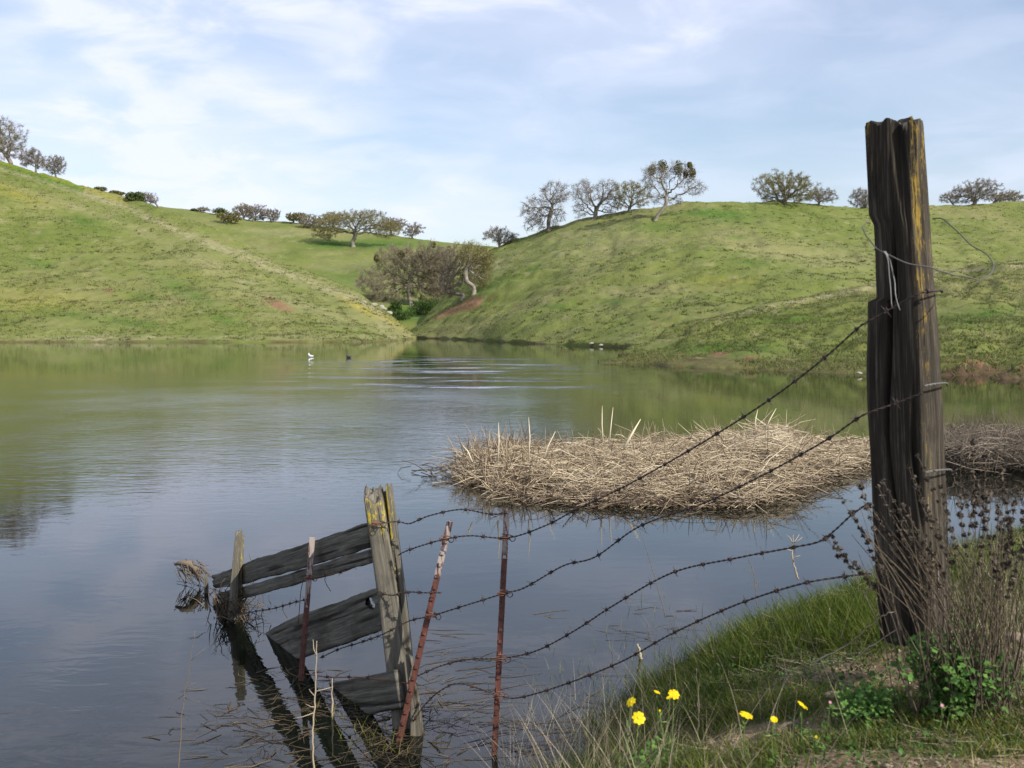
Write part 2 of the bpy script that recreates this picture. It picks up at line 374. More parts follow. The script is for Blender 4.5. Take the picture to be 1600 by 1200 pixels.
def mat_water():
    m, nt, b = newmat('pond water'); L_ = nt.links
    for n in list(nt.nodes):
        if n.type != 'OUTPUT_MATERIAL': nt.nodes.remove(n)
    pos = nd(nt, 'ShaderNodeNewGeometry').outputs['Position']
    sx = nd(nt, 'ShaderNodeSeparateXYZ'); L_.new(pos, sx.inputs[0]); X, Y = sx.outputs[0], sx.outputs[1]
    small = mnoise(nt, pos, 4.6, 3, 0.55, (0.62, 1.25, 1), 0.5); mid = mnoise(nt, pos, 1.5, 3, 0.5, (0.6, 1.2, 1), 0.5)
    tiny = mnoise(nt, pos, 13, 2, 0.5, (0.7, 1.3, 1))
    h = mth(nt, 'ADD', mth(nt, 'ADD', mth(nt, 'MULTIPLY', small, 0.7), mth(nt, 'MULTIPLY', mid, 0.6)), mth(nt, 'MULTIPLY', tiny, 0.06))
    # breeze patch in the middle of the pond, calm by the far banks and on the right
    def gauss(v_, c, s):
        t = mth(nt, 'DIVIDE', mth(nt, 'SUBTRACT', v_, c), s); return mth(nt, 'POWER', 2.718, mth(nt, 'MULTIPLY', mth(nt, 'MULTIPLY', t, t), -1.0))
    xr = mth(nt, 'DIVIDE', X, mth(nt, 'MAXIMUM', Y, 1.0))
    patch = mth(nt, 'MULTIPLY', mr(nt, xr, 0.12, 0.0), mth(nt, 'MULTIPLY', mr(nt, Y, 8, 17), mr(nt, Y, 46, 24)))
    fine = mr(nt, mnoise(nt, pos, 0.25, 3, 0.5), 0.3, 0.7, 0.55, 1.2)
    st = mr(nt, mnoise(nt, pos, 1.0, 6, 0.7, (0.16, 0.50, 1), 0.6), 0.52, 0.63)
    streak = mth(nt, 'MULTIPLY', st, mth(nt, 'MULTIPLY', gauss(xr, -0.06, 0.11), mth(nt, 'MULTIPLY', mr(nt, Y, 26, 31), mr(nt, Y, 66, 52))))
    near = mth(nt, 'MULTIPLY', mr(nt, Y, 6.6, 4.4), mth(nt, 'MULTIPLY', mr(nt, X, -.7, -1.5), 0.035))
    amp = mth(nt, 'ADD', mth(nt, 'ADD', mth(nt, 'ADD', 0.014, near), mth(nt, 'MULTIPLY', mth(nt, 'MULTIPLY', patch, fine), 0.13)), mth(nt, 'MULTIPLY', streak, 0.5))
    bp = nd(nt, 'ShaderNodeBump'); bp.inputs['Strength'].default_value = 1; bp.inputs['Distance'].default_value = 0.10
    L_.new(mth(nt, 'MULTIPLY', h, amp), bp.inputs['Height'])
    gl = nd(nt, 'ShaderNodeBsdfGlossy'); gl.inputs['Roughness'].default_value = 0.03; gl.inputs['Color'].default_value = (0.97, 0.98, 1, 1)
    L_.new(mth(nt, 'ADD', mth(nt, 'ADD', 0.02, mth(nt, 'MULTIPLY', streak, 0.30)), mth(nt, 'MULTIPLY', mth(nt, 'MULTIPLY', patch, fine), 0.10)), gl.inputs['Roughness'])
    df = nd(nt, 'ShaderNodeBsdfDiffuse'); df.inputs['Color'].default_value = (0.007, 0.010, 0.006, 1)
    tr = nd(nt, 'ShaderNodeBsdfTransparent'); tr.inputs['Color'].default_value = (0.46, 0.42, 0.28, 1)
    fr = nd(nt, 'ShaderNodeFresnel'); fr.inputs['IOR'].default_value = 1.42
    for x in (gl, fr): L_.new(bp.outputs[0], x.inputs['Normal'])
    m1 = nd(nt, 'ShaderNodeMixShader'); m1.inputs[0].default_value = 0.42; L_.new(df.outputs[0], m1.inputs[1]); L_.new(tr.outputs[0], m1.inputs[2])
    m2 = nd(nt, 'ShaderNodeMixShader'); L_.new(fr.outputs[0], m2.inputs[0]); L_.new(m1.outputs[0], m2.inputs[1]); L_.new(gl.outputs[0], m2.inputs[2])
    L_.new(m2.outputs[0], nt.nodes['Material Output'].inputs[0]); return m
M['water'] = mat_water()

# ------------------------------------------------------------------ terrain
def struct(o, label=None): o['kind'] = 'structure'; return o
def grid_faces(nr, nc):
    i = np.arange(nr-1)[:, None]*nc + np.arange(nc-1)[None]
    return np.stack([i, i+1, i+1+nc, i+nc], axis=-1).reshape(-1, 4)

s = 3000
o = mesh('ground', [(-s, -s, -2.6), (s, -s, -2.6), (s, s, -2.6), (-s, s, -2.6)], [[0, 1, 2, 3]], M['bank']); struct(o)
o = mesh('water', [(-420, -12, 0), (420, -12, 0), (420, 215, 0), (-420, 215, 0)], [[0, 1, 2, 3]], M['water']); struct(o)

class Hill:
    def __init__(s, name, cols, dpx, nrow, g, back, amp, mat, masks=None, seed=1, rough=1.0, step_=0.0):
        c = np.array(cols, float); px = np.arange(c[0, 0], c[-1, 0]+dpx/2, dpx)
        it = lambda k: np.interp(px, c[:, 0], c[:, k])
        def sm(a, w):
            k = np.ones(w)/w; p = np.pad(a, w//2, mode='edge'); return np.convolve(p, k, 'same')[w//2:len(p)-w//2][:len(a)]
        w = max(3, int(24/dpx)//2*2+1)
        fY, cY, cy = sm(it(1), w), sm(it(2), w), sm(it(3), w)
        zf = -0.35; az = (px-800)/F
        ec = np.array([(P(800, y, Y)[2]-EYE)/Y for y, Y in zip(cy, cY)]); ef = (zf-EYE)/fY
        t = np.concatenate([np.linspace(0, 0.08, nrow//5, endpoint=False), np.linspace(0.08, 1, nrow, endpoint=False), np.linspace(1, 1+back, nrow//3)])[:, None]
        tt = np.minimum(t, 1)
        Y = fY + (cY-fY)*t; e = ef + (ec-ef)*g(tt)
        Z = EYE + e*Y
        zc = EYE + ec*cY
        Z = np.where(t > 1, zc - (zc+3)*(np.maximum(t-1, 0)/back)**1.5*0.9, Z)
        X = az*Y
        win = np.sin(np.clip(tt, 0, 1)*np.pi)**0.7
        rel = fbm(X*0.05, Y*0.05, 3, seed)-0.5
        Z = Z + amp*rel*win*Y/100*0.8 + rough*(fbm(X*0.5, Y*0.5, 4, seed+5)-0.5)*0.55*np.clip(tt*8, 0, 1) 
        # cattle terraces following the contours
        Z = Z + rough*0.11*np.sin(Z*3.6 + 5*fbm(X*0.08, Y*0.08, 3, seed+9))*win
        if step_:                                      # an undercut lip along the waterline
            s.lipm = sstep(0.40, 0.62, fbm(X*0.22, Y*0.22, 3, seed+2)); lip = step_*s.lipm; Z = Z + lip*sstep(0.0, 0.10, Z) - .10*sstep(.1, 0, Z)
        s.px, s.t, s.X, s.Y, s.Z = px, t[:, 0], X, Y, Z
        s.PX, s.PY = proj(np.stack([X, Y, Z], axis=-1))
        V = np.stack([X, Y, Z], axis=-1).reshape(-1, 3)
        at = {k: np.zeros(X.shape) for k in ('dry', 'lush', 'soil', 'yellow', 'mud')}
        if masks: masks(s, at)
        s.at = at
        s.obj = struct(mesh(name, V, grid_faces(*X.shape), mat, smooth=True, attrs={k: a.ravel() for k, a in at.items()}))
    def at_px(s, px, py, tmin=0.0):
        j = int(np.argmin(np.abs(s.px-px))); col = s.PY[:, j]; k = None
        for i in range(len(col)):
            if s.t[i] >= tmin and col[i] <= py: k = i; break
        if k is None:
            k = int(np.argmin(col[s.t <= 1.3]))
        return np.array((s.X[k, j], s.Y[k, j], s.Z[k, j]))
    def scatter(s, n, weight=None, tmax=1.02):
        nr, nc = s.X.shape; w = np.ones((nr-1, nc-1))
        X, Y = s.X, s.Y
        A = np.abs((X[:-1, 1:]-X[:-1, :-1])*(Y[1:, :-1]-Y[:-1, :-1]))
        w = A/np.maximum(Y[:-1, :-1], 5)**1.6
        w = w*((s.t[:-1] < tmax) & (s.Z[:-1, :-1].mean(axis=1) > -5))[:, None]*(s.Z[:-1, :-1] > 0.02)
        w = w*((s.PX[:-1, :-1] > -80) & (s.PX[:-1, :-1] < 1680))
        if weight is not None: w = w*weight(s)[:-1, :-1]
        w = w.ravel()/w.sum(); idx = rng.choice(len(w), n, p=w); i, j = idx//(nc-1), idx % (nc-1)
        a, b_ = rng.random(n), rng.random(n)
        def bl(G): return (G[i, j]*(1-a)+G[i, j+1]*a)*(1-b_) + (G[i+1, j]*(1-a)+G[i+1, j+1]*a)*b_
        return np.column_stack([bl(s.X), bl(s.Y), bl(s.Z)]), i, j

def gb(s, px, py, sx, sy, ang=0):                      # a soft patch seen around a spot of the slope
    dx, dy = s.PX-px, s.PY-py; c, n = math.cos(ang), math.sin(ang)
    a, b_ = (dx*c+dy*n)/sx, (-dx*n+dy*c)/sy
    return np.exp(-(a*a+b_*b_))
def band(s, pts, w):
    pts = np.array(pts, float); yy = np.interp(s.PX, pts[:, 0], pts[:, 1]); ww = np.interp(s.PX, pts[:, 0], w) if not np.isscalar(w) else w
    ins = (s.PX > pts[0, 0]) & (s.PX < pts[-1, 0])
    return np.exp(-((s.PY-yy)/ww)**2)*ins

def masks_left(s, at):
    f = s.t[:, None] <= 1.01
    at['dry'] += f*0.72*band(s, [(-300, 150), (0, 263), (100, 292), (200, 325), (300, 372), (380, 400), (460, 432), (560, 470), (600, 492)], np.array([3.5, 4, 5, 6.5, 7.5, 8.5, 8, 7, 5]))
    at['dry'] += f*0.28*band(s, [(0, 285), (200, 352), (400, 450), (560, 510)], np.array([5, 8, 22, 14]))
    at['dry'] += f*0.55*gb(s, 150, 530, 60, 6) + f*0.4*gb(s, 600, 510, 40, 14, .6)
    at['lush'] += f*0.9*band(s, [(-50, 240), (0, 254), (60, 275), (130, 296)], 7.0)*0.9
    for a in [(60, 412, 30, 7, .2), (290, 455, 60, 12, .45), (230, 465, 22, 7, .2), (100, 490, 50, 8, .1), (210, 505, 60, 8, .1), (350, 500, 30, 8, .3), (130, 345, 30, 8, .3)]: at['lush'] += f*0.6*gb(s, *a)
    for a in [(430, 470, 40, 7, .35), (170, 455, 16, 8, .2), (375, 476, 10, 3, .2), (255, 506, 9, 4), (440, 482, 30, 4, .3)]: at['soil'] += f*0.62*gb(s, *a)
    at['yellow'] += f*0.8*gb(s, 565, 482, 32, 5, .5) + f*0.45*band(s, [(0, 252), (100, 282), (200, 318)], 4.0) + f*.7*gb(s, 610, 500, 26, 3, .6)
    at['yellow'] += f*0.35*gb(s, 20, 300, 60, 10, .3) + f*.3*gb(s, 60, 470, 80, 20)
    at['dry'] += 0.25*((s.Z < 0.8) & (s.Z > 0.3))*f; at['mud'] += .8*((s.Z < 0.20))*f*sstep(.3, .6, fbm(s.X*.25, s.Y*.25, 3, 8))
def masks_back(s, at):
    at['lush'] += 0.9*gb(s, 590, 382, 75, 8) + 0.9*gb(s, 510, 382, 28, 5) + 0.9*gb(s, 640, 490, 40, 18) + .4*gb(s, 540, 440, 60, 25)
    at['dry'] += 0.5*gb(s, 410, 360, 40, 3) + 0.4*gb(s, 480, 365, 90, 4, -.05)
    at['soil'] += 0.6*gb(s, 543, 388, 8, 2)
    at['yellow'] += 0.25*gb(s, 640, 515, 60, 12)
def masks_right(s, at):
    at['soil'] += 1.1*gb(s, 712, 484, 42, 6, -.38) + 1.0*gb(s, 738, 474, 14, 9, -.4)
    for a in [(1045, 508, 12, 3), (1022, 505, 12, 3), (985, 462, 6, 2), (1010, 422, 16, 3), (770, 465, 8, 2), (812, 475, 9, 3), (885, 455, 10, 3)]: at['soil'] += 0.6*gb(s, *a)
    for a in [(835, 419, 12, 5, -.4), (780, 440, 30, 8, -.5), (1030, 355, 50, 7), (1100, 332, 50, 6), (1150, 370, 14, 4), (1165, 410, 24, 5), (1140, 340, 60, 14), (960, 470, 30, 5), (870, 480, 30, 6)]: at['lush'] += 0.6*gb(s, *a)
    at['dry'] += 0.35*gb(s, 930, 385, 90, 22, -.2) + 0.3*gb(s, 930, 360, 70, 8, -.2) + .3*gb(s, 1280, 400, 120, 20, .1) + .4*gb(s, 780, 415, 30, 12, -.5)
    at['yellow'] += 0.2*gb(s, 1130, 440, 60, 10)
    at['mud'] += .8*((s.Z < 0.25))*sstep(.35, .65, fbm(s.X*.3, s.Y*.3, 3, 18))
def masks_knoll(s, at):
    at['dry'] += 0.9*band(s, [(1100, 500), (1150, 491), (1200, 481), (1300, 461), (1480, 424), (1600, 416), (1700, 410)], 3.5)
    for a in [(1100, 548, 120, 6), (1230, 500, 60, 10), (1500, 500, 60, 12), (1560, 490, 40, 12), (1150, 540, 60, 8)]: at['lush'] += 0.65*gb(s, *a)
    at['mud'] += 1.3*((s.Z < 0.36))*(.45+.8*s.lipm)
    at['soil'] += 1.1*((s.Z < 0.55) & (s.Z > .08))*sstep(.05, .4, s.lipm)*sstep(.38, .6, fbm(s.X*.9, s.Y*.9, 3, 44))

back_hill = Hill('back_hill', [(60, 165, 420, 325), (150, 165, 420, 316), (240, 165, 430, 321), (300, 165, 430, 327), (400, 165, 420, 345), (450, 165, 420, 346), (600, 165, 400, 366), (700, 168, 400, 379), (800, 175, 420, 388), (920, 190, 420, 392)],
    3, 150, lambda t: t**0.85, 0.6, 3.0, M['hill'], masks_back, 3)
left_hill = Hill('left_hill', [(-1500, 60, 150, -250), (-700, 100, 190, 0), (-300, 116, 210, 140), (0, 118, 210, 249), (100, 118, 205, 280), (200, 118, 200, 309), (240, 118, 195, 321), (327, 118, 185, 353), (383, 118, 180, 381), (483, 118, 172, 427), (557, 119, 165, 456), (614, 124, 160, 496), (640, 140, 158, 521), (652, 150, 158, 530)],
    3, 190, lambda t: t**0.92, 0.9, 2.2, M['hill'], masks_left, 11, 1.0, .25)
right_hill = Hill('right_hill', [(628, 165, 185, 528), (650, 160, 188, 513), (690, 150, 195, 470), (730, 138, 200, 425), (765, 125, 203, 392), (800, 114, 205, 376), (850, 104, 200, 360), (900, 96, 195, 346), (1000, 84, 188, 326), (1100, 78, 185, 315), (1200, 74, 190, 316), (1330, 72, 200, 325), (1460, 70, 215, 322), (1600, 68, 220, 315), (1900, 60, 230, 300), (2800, 50, 220, 240)],
    3, 190, lambda t: t**0.86, 0.8, 3.2, M['hill'], masks_right, 21, 1.0, .3)
knoll = Hill('near_hill', [(935, 50, 54, 571), (960, 48, 58, 562), (1000, 46, 62, 545), (1050, 44, 66, 521), (1150, 41, 72, 492), (1250, 38, 78, 472), (1350, 35, 82, 452), (1480, 32, 86, 428), (1600, 30, 88, 415), (2000, 26, 88, 395), (3000, 22, 80, 330)],
    4, 170, lambda t: np.minimum(1, 1-(1-t)**1.5), 0.5, 2.0, M['knoll'], masks_knoll, 31, 1.6, .34)

# the near bank
SH = np.array([(-9, -6), (-3, 1.2), (-1.0, 2.7), (0.02, 3.72), (0.46, 4.6), (0.85, 5.25), (1.38, 5.9), (2.4, 6.75), (4.2, 7.9), (7, 9.2), (12, 10.6), (40, 14)], float)
SHS = spline(SH, 10)
def shore_d(x, y):                                     # signed distance inland
    x = np.asarray(x, float); y = np.asarray(y, float); sh = x.shape; x = x.ravel(); y = y.ravel()
    best = np.full(len(x), 1e9); sg = np.ones(len(x))
    for a, b_ in zip(SHS[:-1], SHS[1:]):
        ab = b_-a; t = np.clip(((x-a[0])*ab[0]+(y-a[1])*ab[1])/(ab@ab), 0, 1)
        dx, dy = x-a[0]-t*ab[0], y-a[1]-t*ab[1]; d = np.hypot(dx, dy); cr = ab[0]*dy-ab[1]*dx
        m_ = d < best; best[m_] = d[m_]; sg[m_] = np.where(cr[m_] < 0, 1, -1)
    return (best*sg).reshape(sh)
def bank_z(x, y):
    d = shore_d(x, y) + 0.12*(fbm(x*1.5, y*1.5, 3, 2)-0.5)
    z = np.where(d > 0, 0.93*(1-np.exp(-np.maximum(d, 0)**1.15)), d*0.30)
    z = z + (fbm(x*1.1, y*1.1, 4, 8)-0.5)*0.10*sstep(-0.2, 0.8, d) + (fbm(x*6, y*6, 4, 9)-0.5)*0.045*sstep(-0.4, 0.3, d)
    return np.maximum(z, -2.5 + 0*z)
gx = np.concatenate([np.arange(-9, -2, .25), np.arange(-2, 5, 0.035), np.arange(5, 40, .4)])
gy = np.concatenate([np.arange(-8, 1.2, .2), np.arange(1.2, 8, 0.035), np.arange(8, 18, .3)])
GX, GY = np.meshgrid(gx, gy); GZ = bank_z(GX, GY); GD = shore_d(GX, GY)
def bare_at(x, y):
    q = fbm(x*2.1+3, y*2.1, 4, 77)-.60
    for px_, py_, z_, sx, sy, a in ((1450, 1180, .88, .42, .20, .75), (1160, 1190, .85, .26, .12, .42), (1180, 1050, .8, .14, .10, .28), (1010, 1140, .5, .10, .10, .2), (1330, 1105, .86, .16, .07, .2)):
        c = Wp(px_, py_, z_); q = q + a*np.exp(-((x-c[0])/sx)**2-((y-c[1])/sy)**2)
    return sstep(-.02, .10, q)
bare = bare_at(GX, GY)
struct(mesh('bank', np.stack([GX, GY, GZ], -1).reshape(-1, 3), grid_faces(*GX.shape), M['bank'], smooth=True,
     attrs={'moss': (0.55*(1-bare)+0.1).ravel(), 'wet': sstep(0.10, -0.05, GZ).ravel()}))

# ------------------------------------------------------------------ trees
def leafquads(C_, size, r, n):
    """n small leaf faces per centre spread in a ball"""
    k = len(C_)*n; c = np.repeat(C_, n, axis=0)
    d = r.normal(size=(k, 3)); d /= np.linalg.norm(d, axis=1)[:, None]
    rad = np.repeat(size, n)*r.random(k)**0.45
    return c + d*rad[:, None]
def quads(c, sz, r):
    k = len(c); a = r.normal(size=(k, 3)); a /= np.linalg.norm(a, axis=1)[:, None]
    b_ = np.cross(a, r.normal(size=(k, 3))); b_ /= np.linalg.norm(b_, axis=1)[:, None]
    sz = (np.full(k, sz) if np.isscalar(sz) else sz)[:, None]*r.uniform(.6, 1.3, k)[:, None]
    V = np.stack([c-a*sz, c+b_*sz*.55, c+a*sz, c-b_*sz*.55], axis=1).reshape(-1, 3)
    return V, (np.arange(k)[:, None]*4+np.arange(4)[None])

def grow(r, trunk, ells, n_attr, step, jit=0.30, di=6.0, dk=1.15):
    A = []
    vol = np.array([e[3]*e[4]*e[5] for e in ells]); cnt = np.maximum(8, (n_attr*vol/vol.sum()).astype(int))
    for e, c in zip(ells, cnt):
        d = r.normal(size=(c, 3)); d /= np.linalg.norm(d, axis=1)[:, None]
        A.append(np.array(e[:3]) + d*(r.random(c)**0.42)[:, None]*np.array(e[3:]))
    A = np.vstack(A); A = A[A[:, 2] > 0.25]
    nodes = [np.array(p, float) for p in trunk]; par = [-1]+list(range(len(trunk)-1))
    near = np.full(len(A), 1e9); ni = np.zeros(len(A), int)
    def upd(i0):
        nonlocal near, ni
        Nn = np.array(nodes[i0:]); D = np.linalg.norm(A[:, None]-Nn[None], axis=2)
        k = D.argmin(1); d = D[np.arange(len(A)), k]; m_ = d < near; near[m_] = d[m_]; ni[m_] = k[m_]+i0
    upd(max(0, len(nodes)-3))
    di *= step*2; kids = {}
    for it in range(90):
        act = near < di
        if not act.any(): di *= 1.6; act = near < di
        if not len(A) or not act.any(): break
        ids = np.unique(ni[act]); i0 = len(nodes)
        for i in ids:
            kids[i] = kids.get(i, 0)+1
            q = A[(ni == i) & act]; v_ = q-nodes[i]; v_ /= np.linalg.norm(v_, axis=1)[:, None]+1e-9
            v_ = v_.sum(0); v_ /= np.linalg.norm(v_)+1e-9
            v_ = v_ + r.normal(size=3)*jit; v_ /= np.linalg.norm(v_)+1e-9
            nodes.append(nodes[i]+v_*step); par.append(int(i))
        if len(nodes) > 7000: break
        sat = np.array([kids.get(int(k_), 0) >= 3 for k_ in ni]); near[sat] = 1e9
        upd(i0); keep = near > dk*step; A = A[keep]; near = near[keep]; ni = ni[keep]
        if len(A) == 0: break
    return np.array(nodes), np.array(par)

def tree(px, hill, base_py, cr, label, cat='tree', name='oak_tree', twig='twig_grey', bark='bark', trunk=None, seed=0, extra_ells=None,
         dens=1.0, leaves=None, mist=None, group='oaks on the hills', tmin=0.0, tr=None, Yoff=0, twn=9, fin=11, low=0.0, jit=0.3, sink=0.0):
    """cr = (px left, px right, py top, py bottom) of the crown, in the photo, at the tree's own distance"""
    r = np.random.default_rng(1000+seed)
    b = hill.at_px(px, base_py, tmin) + np.array((0, Yoff, 0)); b[2] -= 0.15+sink
    Y = b[1]; s = Y/F                                   # metres per photo pixel there
    root = empty(name, b.tolist(), label, cat, group)
    bx, by = proj(b)
    def loc(qx, qy, dy=0.0): return np.array(((qx-bx)*s, dy, (by-qy)*s))
    x0, x1, y0, y1 = cr; x0 -= .05*(x1-x0); x1 += .05*(x1-x0); w, h = (x1-x0)*s/2, (y1-y0)*s/2
    c = loc((x0+x1)/2, (y0+y1)/2)
    ells = []
    if extra_ells:
        for (ex0, ex1, ey0, ey1) in extra_ells:
            cc = loc((ex0+ex1)/2, (ey0+ey1)/2, r.uniform(-.25, .25)*w); ells.append((*cc, (ex1-ex0)*s/2, min((ex1-ex0)*s/2, w)*0.9, (ey1-ey0)*s/2))
    else:                                               # an uneven crown out of a few lobes
        k = 6
        for i in range(k):
            a = 2*math.pi*i/k + r.uniform(-.3, .3); rr = r.uniform(.42, .55)
            ells.append((c[0]+math.cos(a)*w*rr, c[1]+math.sin(a)*w*rr*.9, c[2]+r.uniform(-.32, .12)*h, w*(1-rr)*r.uniform(1.0, 1.25), w*.52, h*r.uniform(.68, .95)))
        ells.append((c[0], c[1], c[2]+.15*h, w*.6, w*.6, h*.85))
    step = max(0.30, min(w, h*1.3)/fin)
    if trunk: tp = [loc(x_, y_, d_) for x_, y_, d_ in [(*t_, 0) if len(t_) == 2 else t_ for t_ in trunk]]
    else:
        top = max(c[2]-h*0.75, h*0.22); tp = [np.zeros(3), np.array((r.uniform(-.05, .05)*w, 0, top*.5)), np.array((c[0]*.25+r.uniform(-.1, .1)*w, 0, top))]
    tp = spline(tp, 4)
    nodes, par = grow(r, tp, ells, int(430*dens*(fin/11)**1.6), step, jit)
    n = len(nodes); rad = np.full(n, 0.0); tipr = 0.017
    ch = np.zeros(n, int)
    for i in range(n-1, 0, -1): ch[par[i]] += 1
    acc = np.zeros(n)
    for i in range(n-1, -1, -1):
        if ch[i] == 0: acc[i] = tipr**2.15
        rad[i] = acc[i]**(1/2.15)
        if par[i] >= 0: acc[par[i]] += acc[i]
    R0 = tr or max(0.16, 0.037*2*w); k_ = R0/rad[0]
    rad = tipr + (rad-tipr)*(R0-tipr)/(rad[0]-tipr)
    rad[0] *= 1.45; rad[1] *= 1.12
    e = np.arange(1, n); p0, p1 = nodes[par[e]], nodes[e]; r0, r1 = rad[par[e]], rad[e]
    r0 = np.minimum(r0, r1*1.7+0.02); r0[:len(tp)-1] = rad[par[e]][:len(tp)-1]
    d = p1-p0; p1x = p1 + d*0.06
    thick = r1 > 0.055
    V, Fc = prisms(p0[thick], p1x[thick], r0[thick], r1[thick], 7)
    mesh('trunk', V, Fc, M[bark], root, True, {'rnd': np.repeat(r.random(thick.sum()), 14)})
    V1, F1 = prisms(p0[~thick], p1x[~thick], r0[~thick], r1[~thick], 3)
    # twigs
    px_m = Y/995.0
    tn = np.where(rad < 0.05)[0]; reps = twn; src = np.repeat(tn, reps)
    o_ = nodes[src]-c; o_ /= np.linalg.norm(o_, axis=1)[:, None]+1e-6
    dd = o_*0.55 + r.normal(size=o_.shape)*0.75; dd /= np.linalg.norm(dd, axis=1)[:, None]
    ln = r.uniform(0.45, 1.25, len(src))*step*1.25
    q0 = nodes[src] + r.normal(size=o_.shape)*0.05*step; q1 = q0+dd*ln[:, None]; q1[:, 2] = np.maximum(q1[:, 2], 0.1)
    mid = (q0+q1)/2; dd2 = dd+r.normal(size=dd.shape)*0.8; q2 = mid+dd2*(ln*0.55)[:, None]
    tw = max(0.012, 0.085*px_m)
    V2, F2 = prisms(np.vstack([q0, mid]), np.vstack([q1, q2]), np.full(2*len(src), tw), np.full(2*len(src), tw*.45), 3)
    V = np.vstack([V1, V2]); Fc = np.vstack([F1, F2+len(V1)])
    rn = np.concatenate([np.repeat(r.random(len(p0[~thick])), 6), np.repeat(r.random(2*len(src)), 6)])
    mesh('crown', V, Fc, M[twig], root, False, {'rnd': rn})
    if leaves:
        lm, nl, sz, th = leaves
        cc = leafquads(nodes[tn], np.full(len(tn), step*1.0), r, nl); m_ = vn(cc[:, 0]/step/2+31, cc[:, 2]/step/2+cc[:, 1]/step/2, seed) > th
        V, Fc = quads(cc[m_], sz, r); mesh('leaves', V, Fc, M[lm], root, False, {'rnd': np.repeat(r.random(m_.sum()), 4)})
    for (mx_, my_, rx_, ry_) in (mist or []):
        cc = loc(mx_, my_, r.uniform(-.2, .2)*w); k = 520
        dd = r.normal(size=(k, 3)); dd /= np.linalg.norm(dd, axis=1)[:, None]; q = cc+dd*(r.random(k)**.5)[:, None]*np.array((rx_*s, rx_*s, ry_*s))*1.05
        V, Fc = quads(q, 0.16*Y/190, r); mesh('mistletoe_clump', V, Fc, M['leaf_misl'], root, False, {'rnd': np.repeat(r.random(k), 4)})
    return root

def bush(px, hill, base_py, cr, label, name='bush', leafmat='leaf_dark', seed=0, n=900, sz=0.2, tmin=0, group='shrubs on the hills', sink=0, Yoff=0):
    r = np.random.default_rng(3000+seed)
    b = hill.at_px(px, base_py, tmin)+np.array((0, Yoff, 0)); b[2] -= 0.1+sink; Y = b[1]; s = Y/F
    root = empty(name, b.tolist(), label, 'shrub', group); bx, by = proj(b)
    x0, x1, y0, y1 = cr; w, h = (x1-x0)*s/2, (y1-y0)*s/2; c = np.array((((x0+x1)/2-bx)*s, 0, (by-(y0+y1)/2)*s))
    k = 9; d = r.normal(size=(k, 3)); d /= np.linalg.norm(d, axis=1)[:, None]; cs = c+d*np.array((w, w*.7, h))*.55
    q = leafquads(cs, np.full(k, 1.0), r, n//k); q = np.repeat(cs, n//k, axis=0)+(q-np.repeat(cs, n//k, axis=0))*np.array((w*.55, w*.5, h*.6))
    q = q[q[:, 2] > 0]
    V, Fc = quads(q, sz, r); mesh('foliage', V, Fc, M[leafmat], root, False, {'rnd': np.repeat(r.random(len(q)), 4)})
    mb = MB()
    for i in range(7): mb.tube([(0, 0, 0), cs[i % k]*.5+r.normal(size=3)*.1*w, cs[i % k]], [.06*h+.02, .035*h+.012, .012], 5, r.random())
    mb.build('stems', M['bark'], root)
    return root

RH, LH, BH = right_hill, left_hill, back_hill
# --- right ridge, left to right
tree(780, RH, 386, (755, 811, 353, 383), 'small bare grey oak at the low left end of the right ridge', seed=1, tmin=.98, dens=.7)
tree(857, RH, 362, (813, 892, 284, 360), 'large bare oak with low sweeping limbs, leftmost of the group on the right ridge', seed=2, dens=1.5, twn=8, tmin=.9,
     trunk=[(858, 362), (857, 348), (860, 335), (863, 322)], extra_ells=[(813, 860, 305, 352), (842, 892, 284, 325), (818, 856, 330, 362), (850, 885, 318, 350), (858, 880, 340, 360)], jit=.42)
tree(928, RH, 343, (890, 972, 279, 340), 'broad twin-limbed bare oak standing second in the ridge group', seed=3, dens=1.5, twn=8, tmin=.9,
     trunk=[(928, 345), (930, 338), (931, 330)], extra_ells=[(891, 935, 282, 326), (928, 972, 279, 330), (893, 920, 315, 342), (940, 966, 318, 340)], jit=.42)
tree(982, RH, 331, (955, 1016, 282, 328), 'bare oak half hidden behind the mistletoe tree on the ridge', seed=4, dens=1.1, tmin=.95,
     extra_ells=[(958, 1000, 283, 318), (980, 1018, 286, 328), (955, 985, 305, 328)], twig='twig_olive')
tree(1024, RH, 345, (998, 1103, 252, 345), 'leaning oak with dark mistletoe clumps in its crown on the right slope', seed=5, dens=1.9, fin=13, twn=6,
     trunk=[(1024, 346), (1027, 338), (1034, 329), (1040, 320), (1040, 308)], bark='bark',
     extra_ells=[(1000, 1040, 255, 300), (1030, 1062, 253, 285), (1050, 1086, 256, 300), (1070, 1103, 282, 308), (1015, 1050, 296, 318), (1045, 1075, 300, 318)],
     mist=[(1019, 266, 7, 8), (1034, 262, 8, 10), (1058, 266, 7, 14), (1075, 261, 4, 5), (1079, 273, 6, 9), (1071, 273, 4, 6)], jit=.45, tr=.32)
tree(1222, RH, 318, (1183, 1275, 265, 318), 'rounded oak flushed with yellow-green buds on the right skyline', seed=6, dens=1.5, twig='twig_olive', tmin=.97, leaves=('leaf_misl', 3, .13, .35))
tree(1275, RH, 321, (1262, 1306, 291, 319), 'small gnarled oak beside the yellow-green oak on the skyline', seed=7, dens=.6, tmin=.97, leaves=('leaf_misl', 1, .13, .6))
tree(1347, RH, 326, (1327, 1368, 292, 324), 'bare oak partly hidden by the left side of the big wooden post', seed=8, dens=.8, tmin=.98)
tree(1483, RH, 321, (1469, 1495, 299, 319), 'tiny bare oak left of the wide one at the far right skyline', seed=9, dens=.4, tmin=.98)
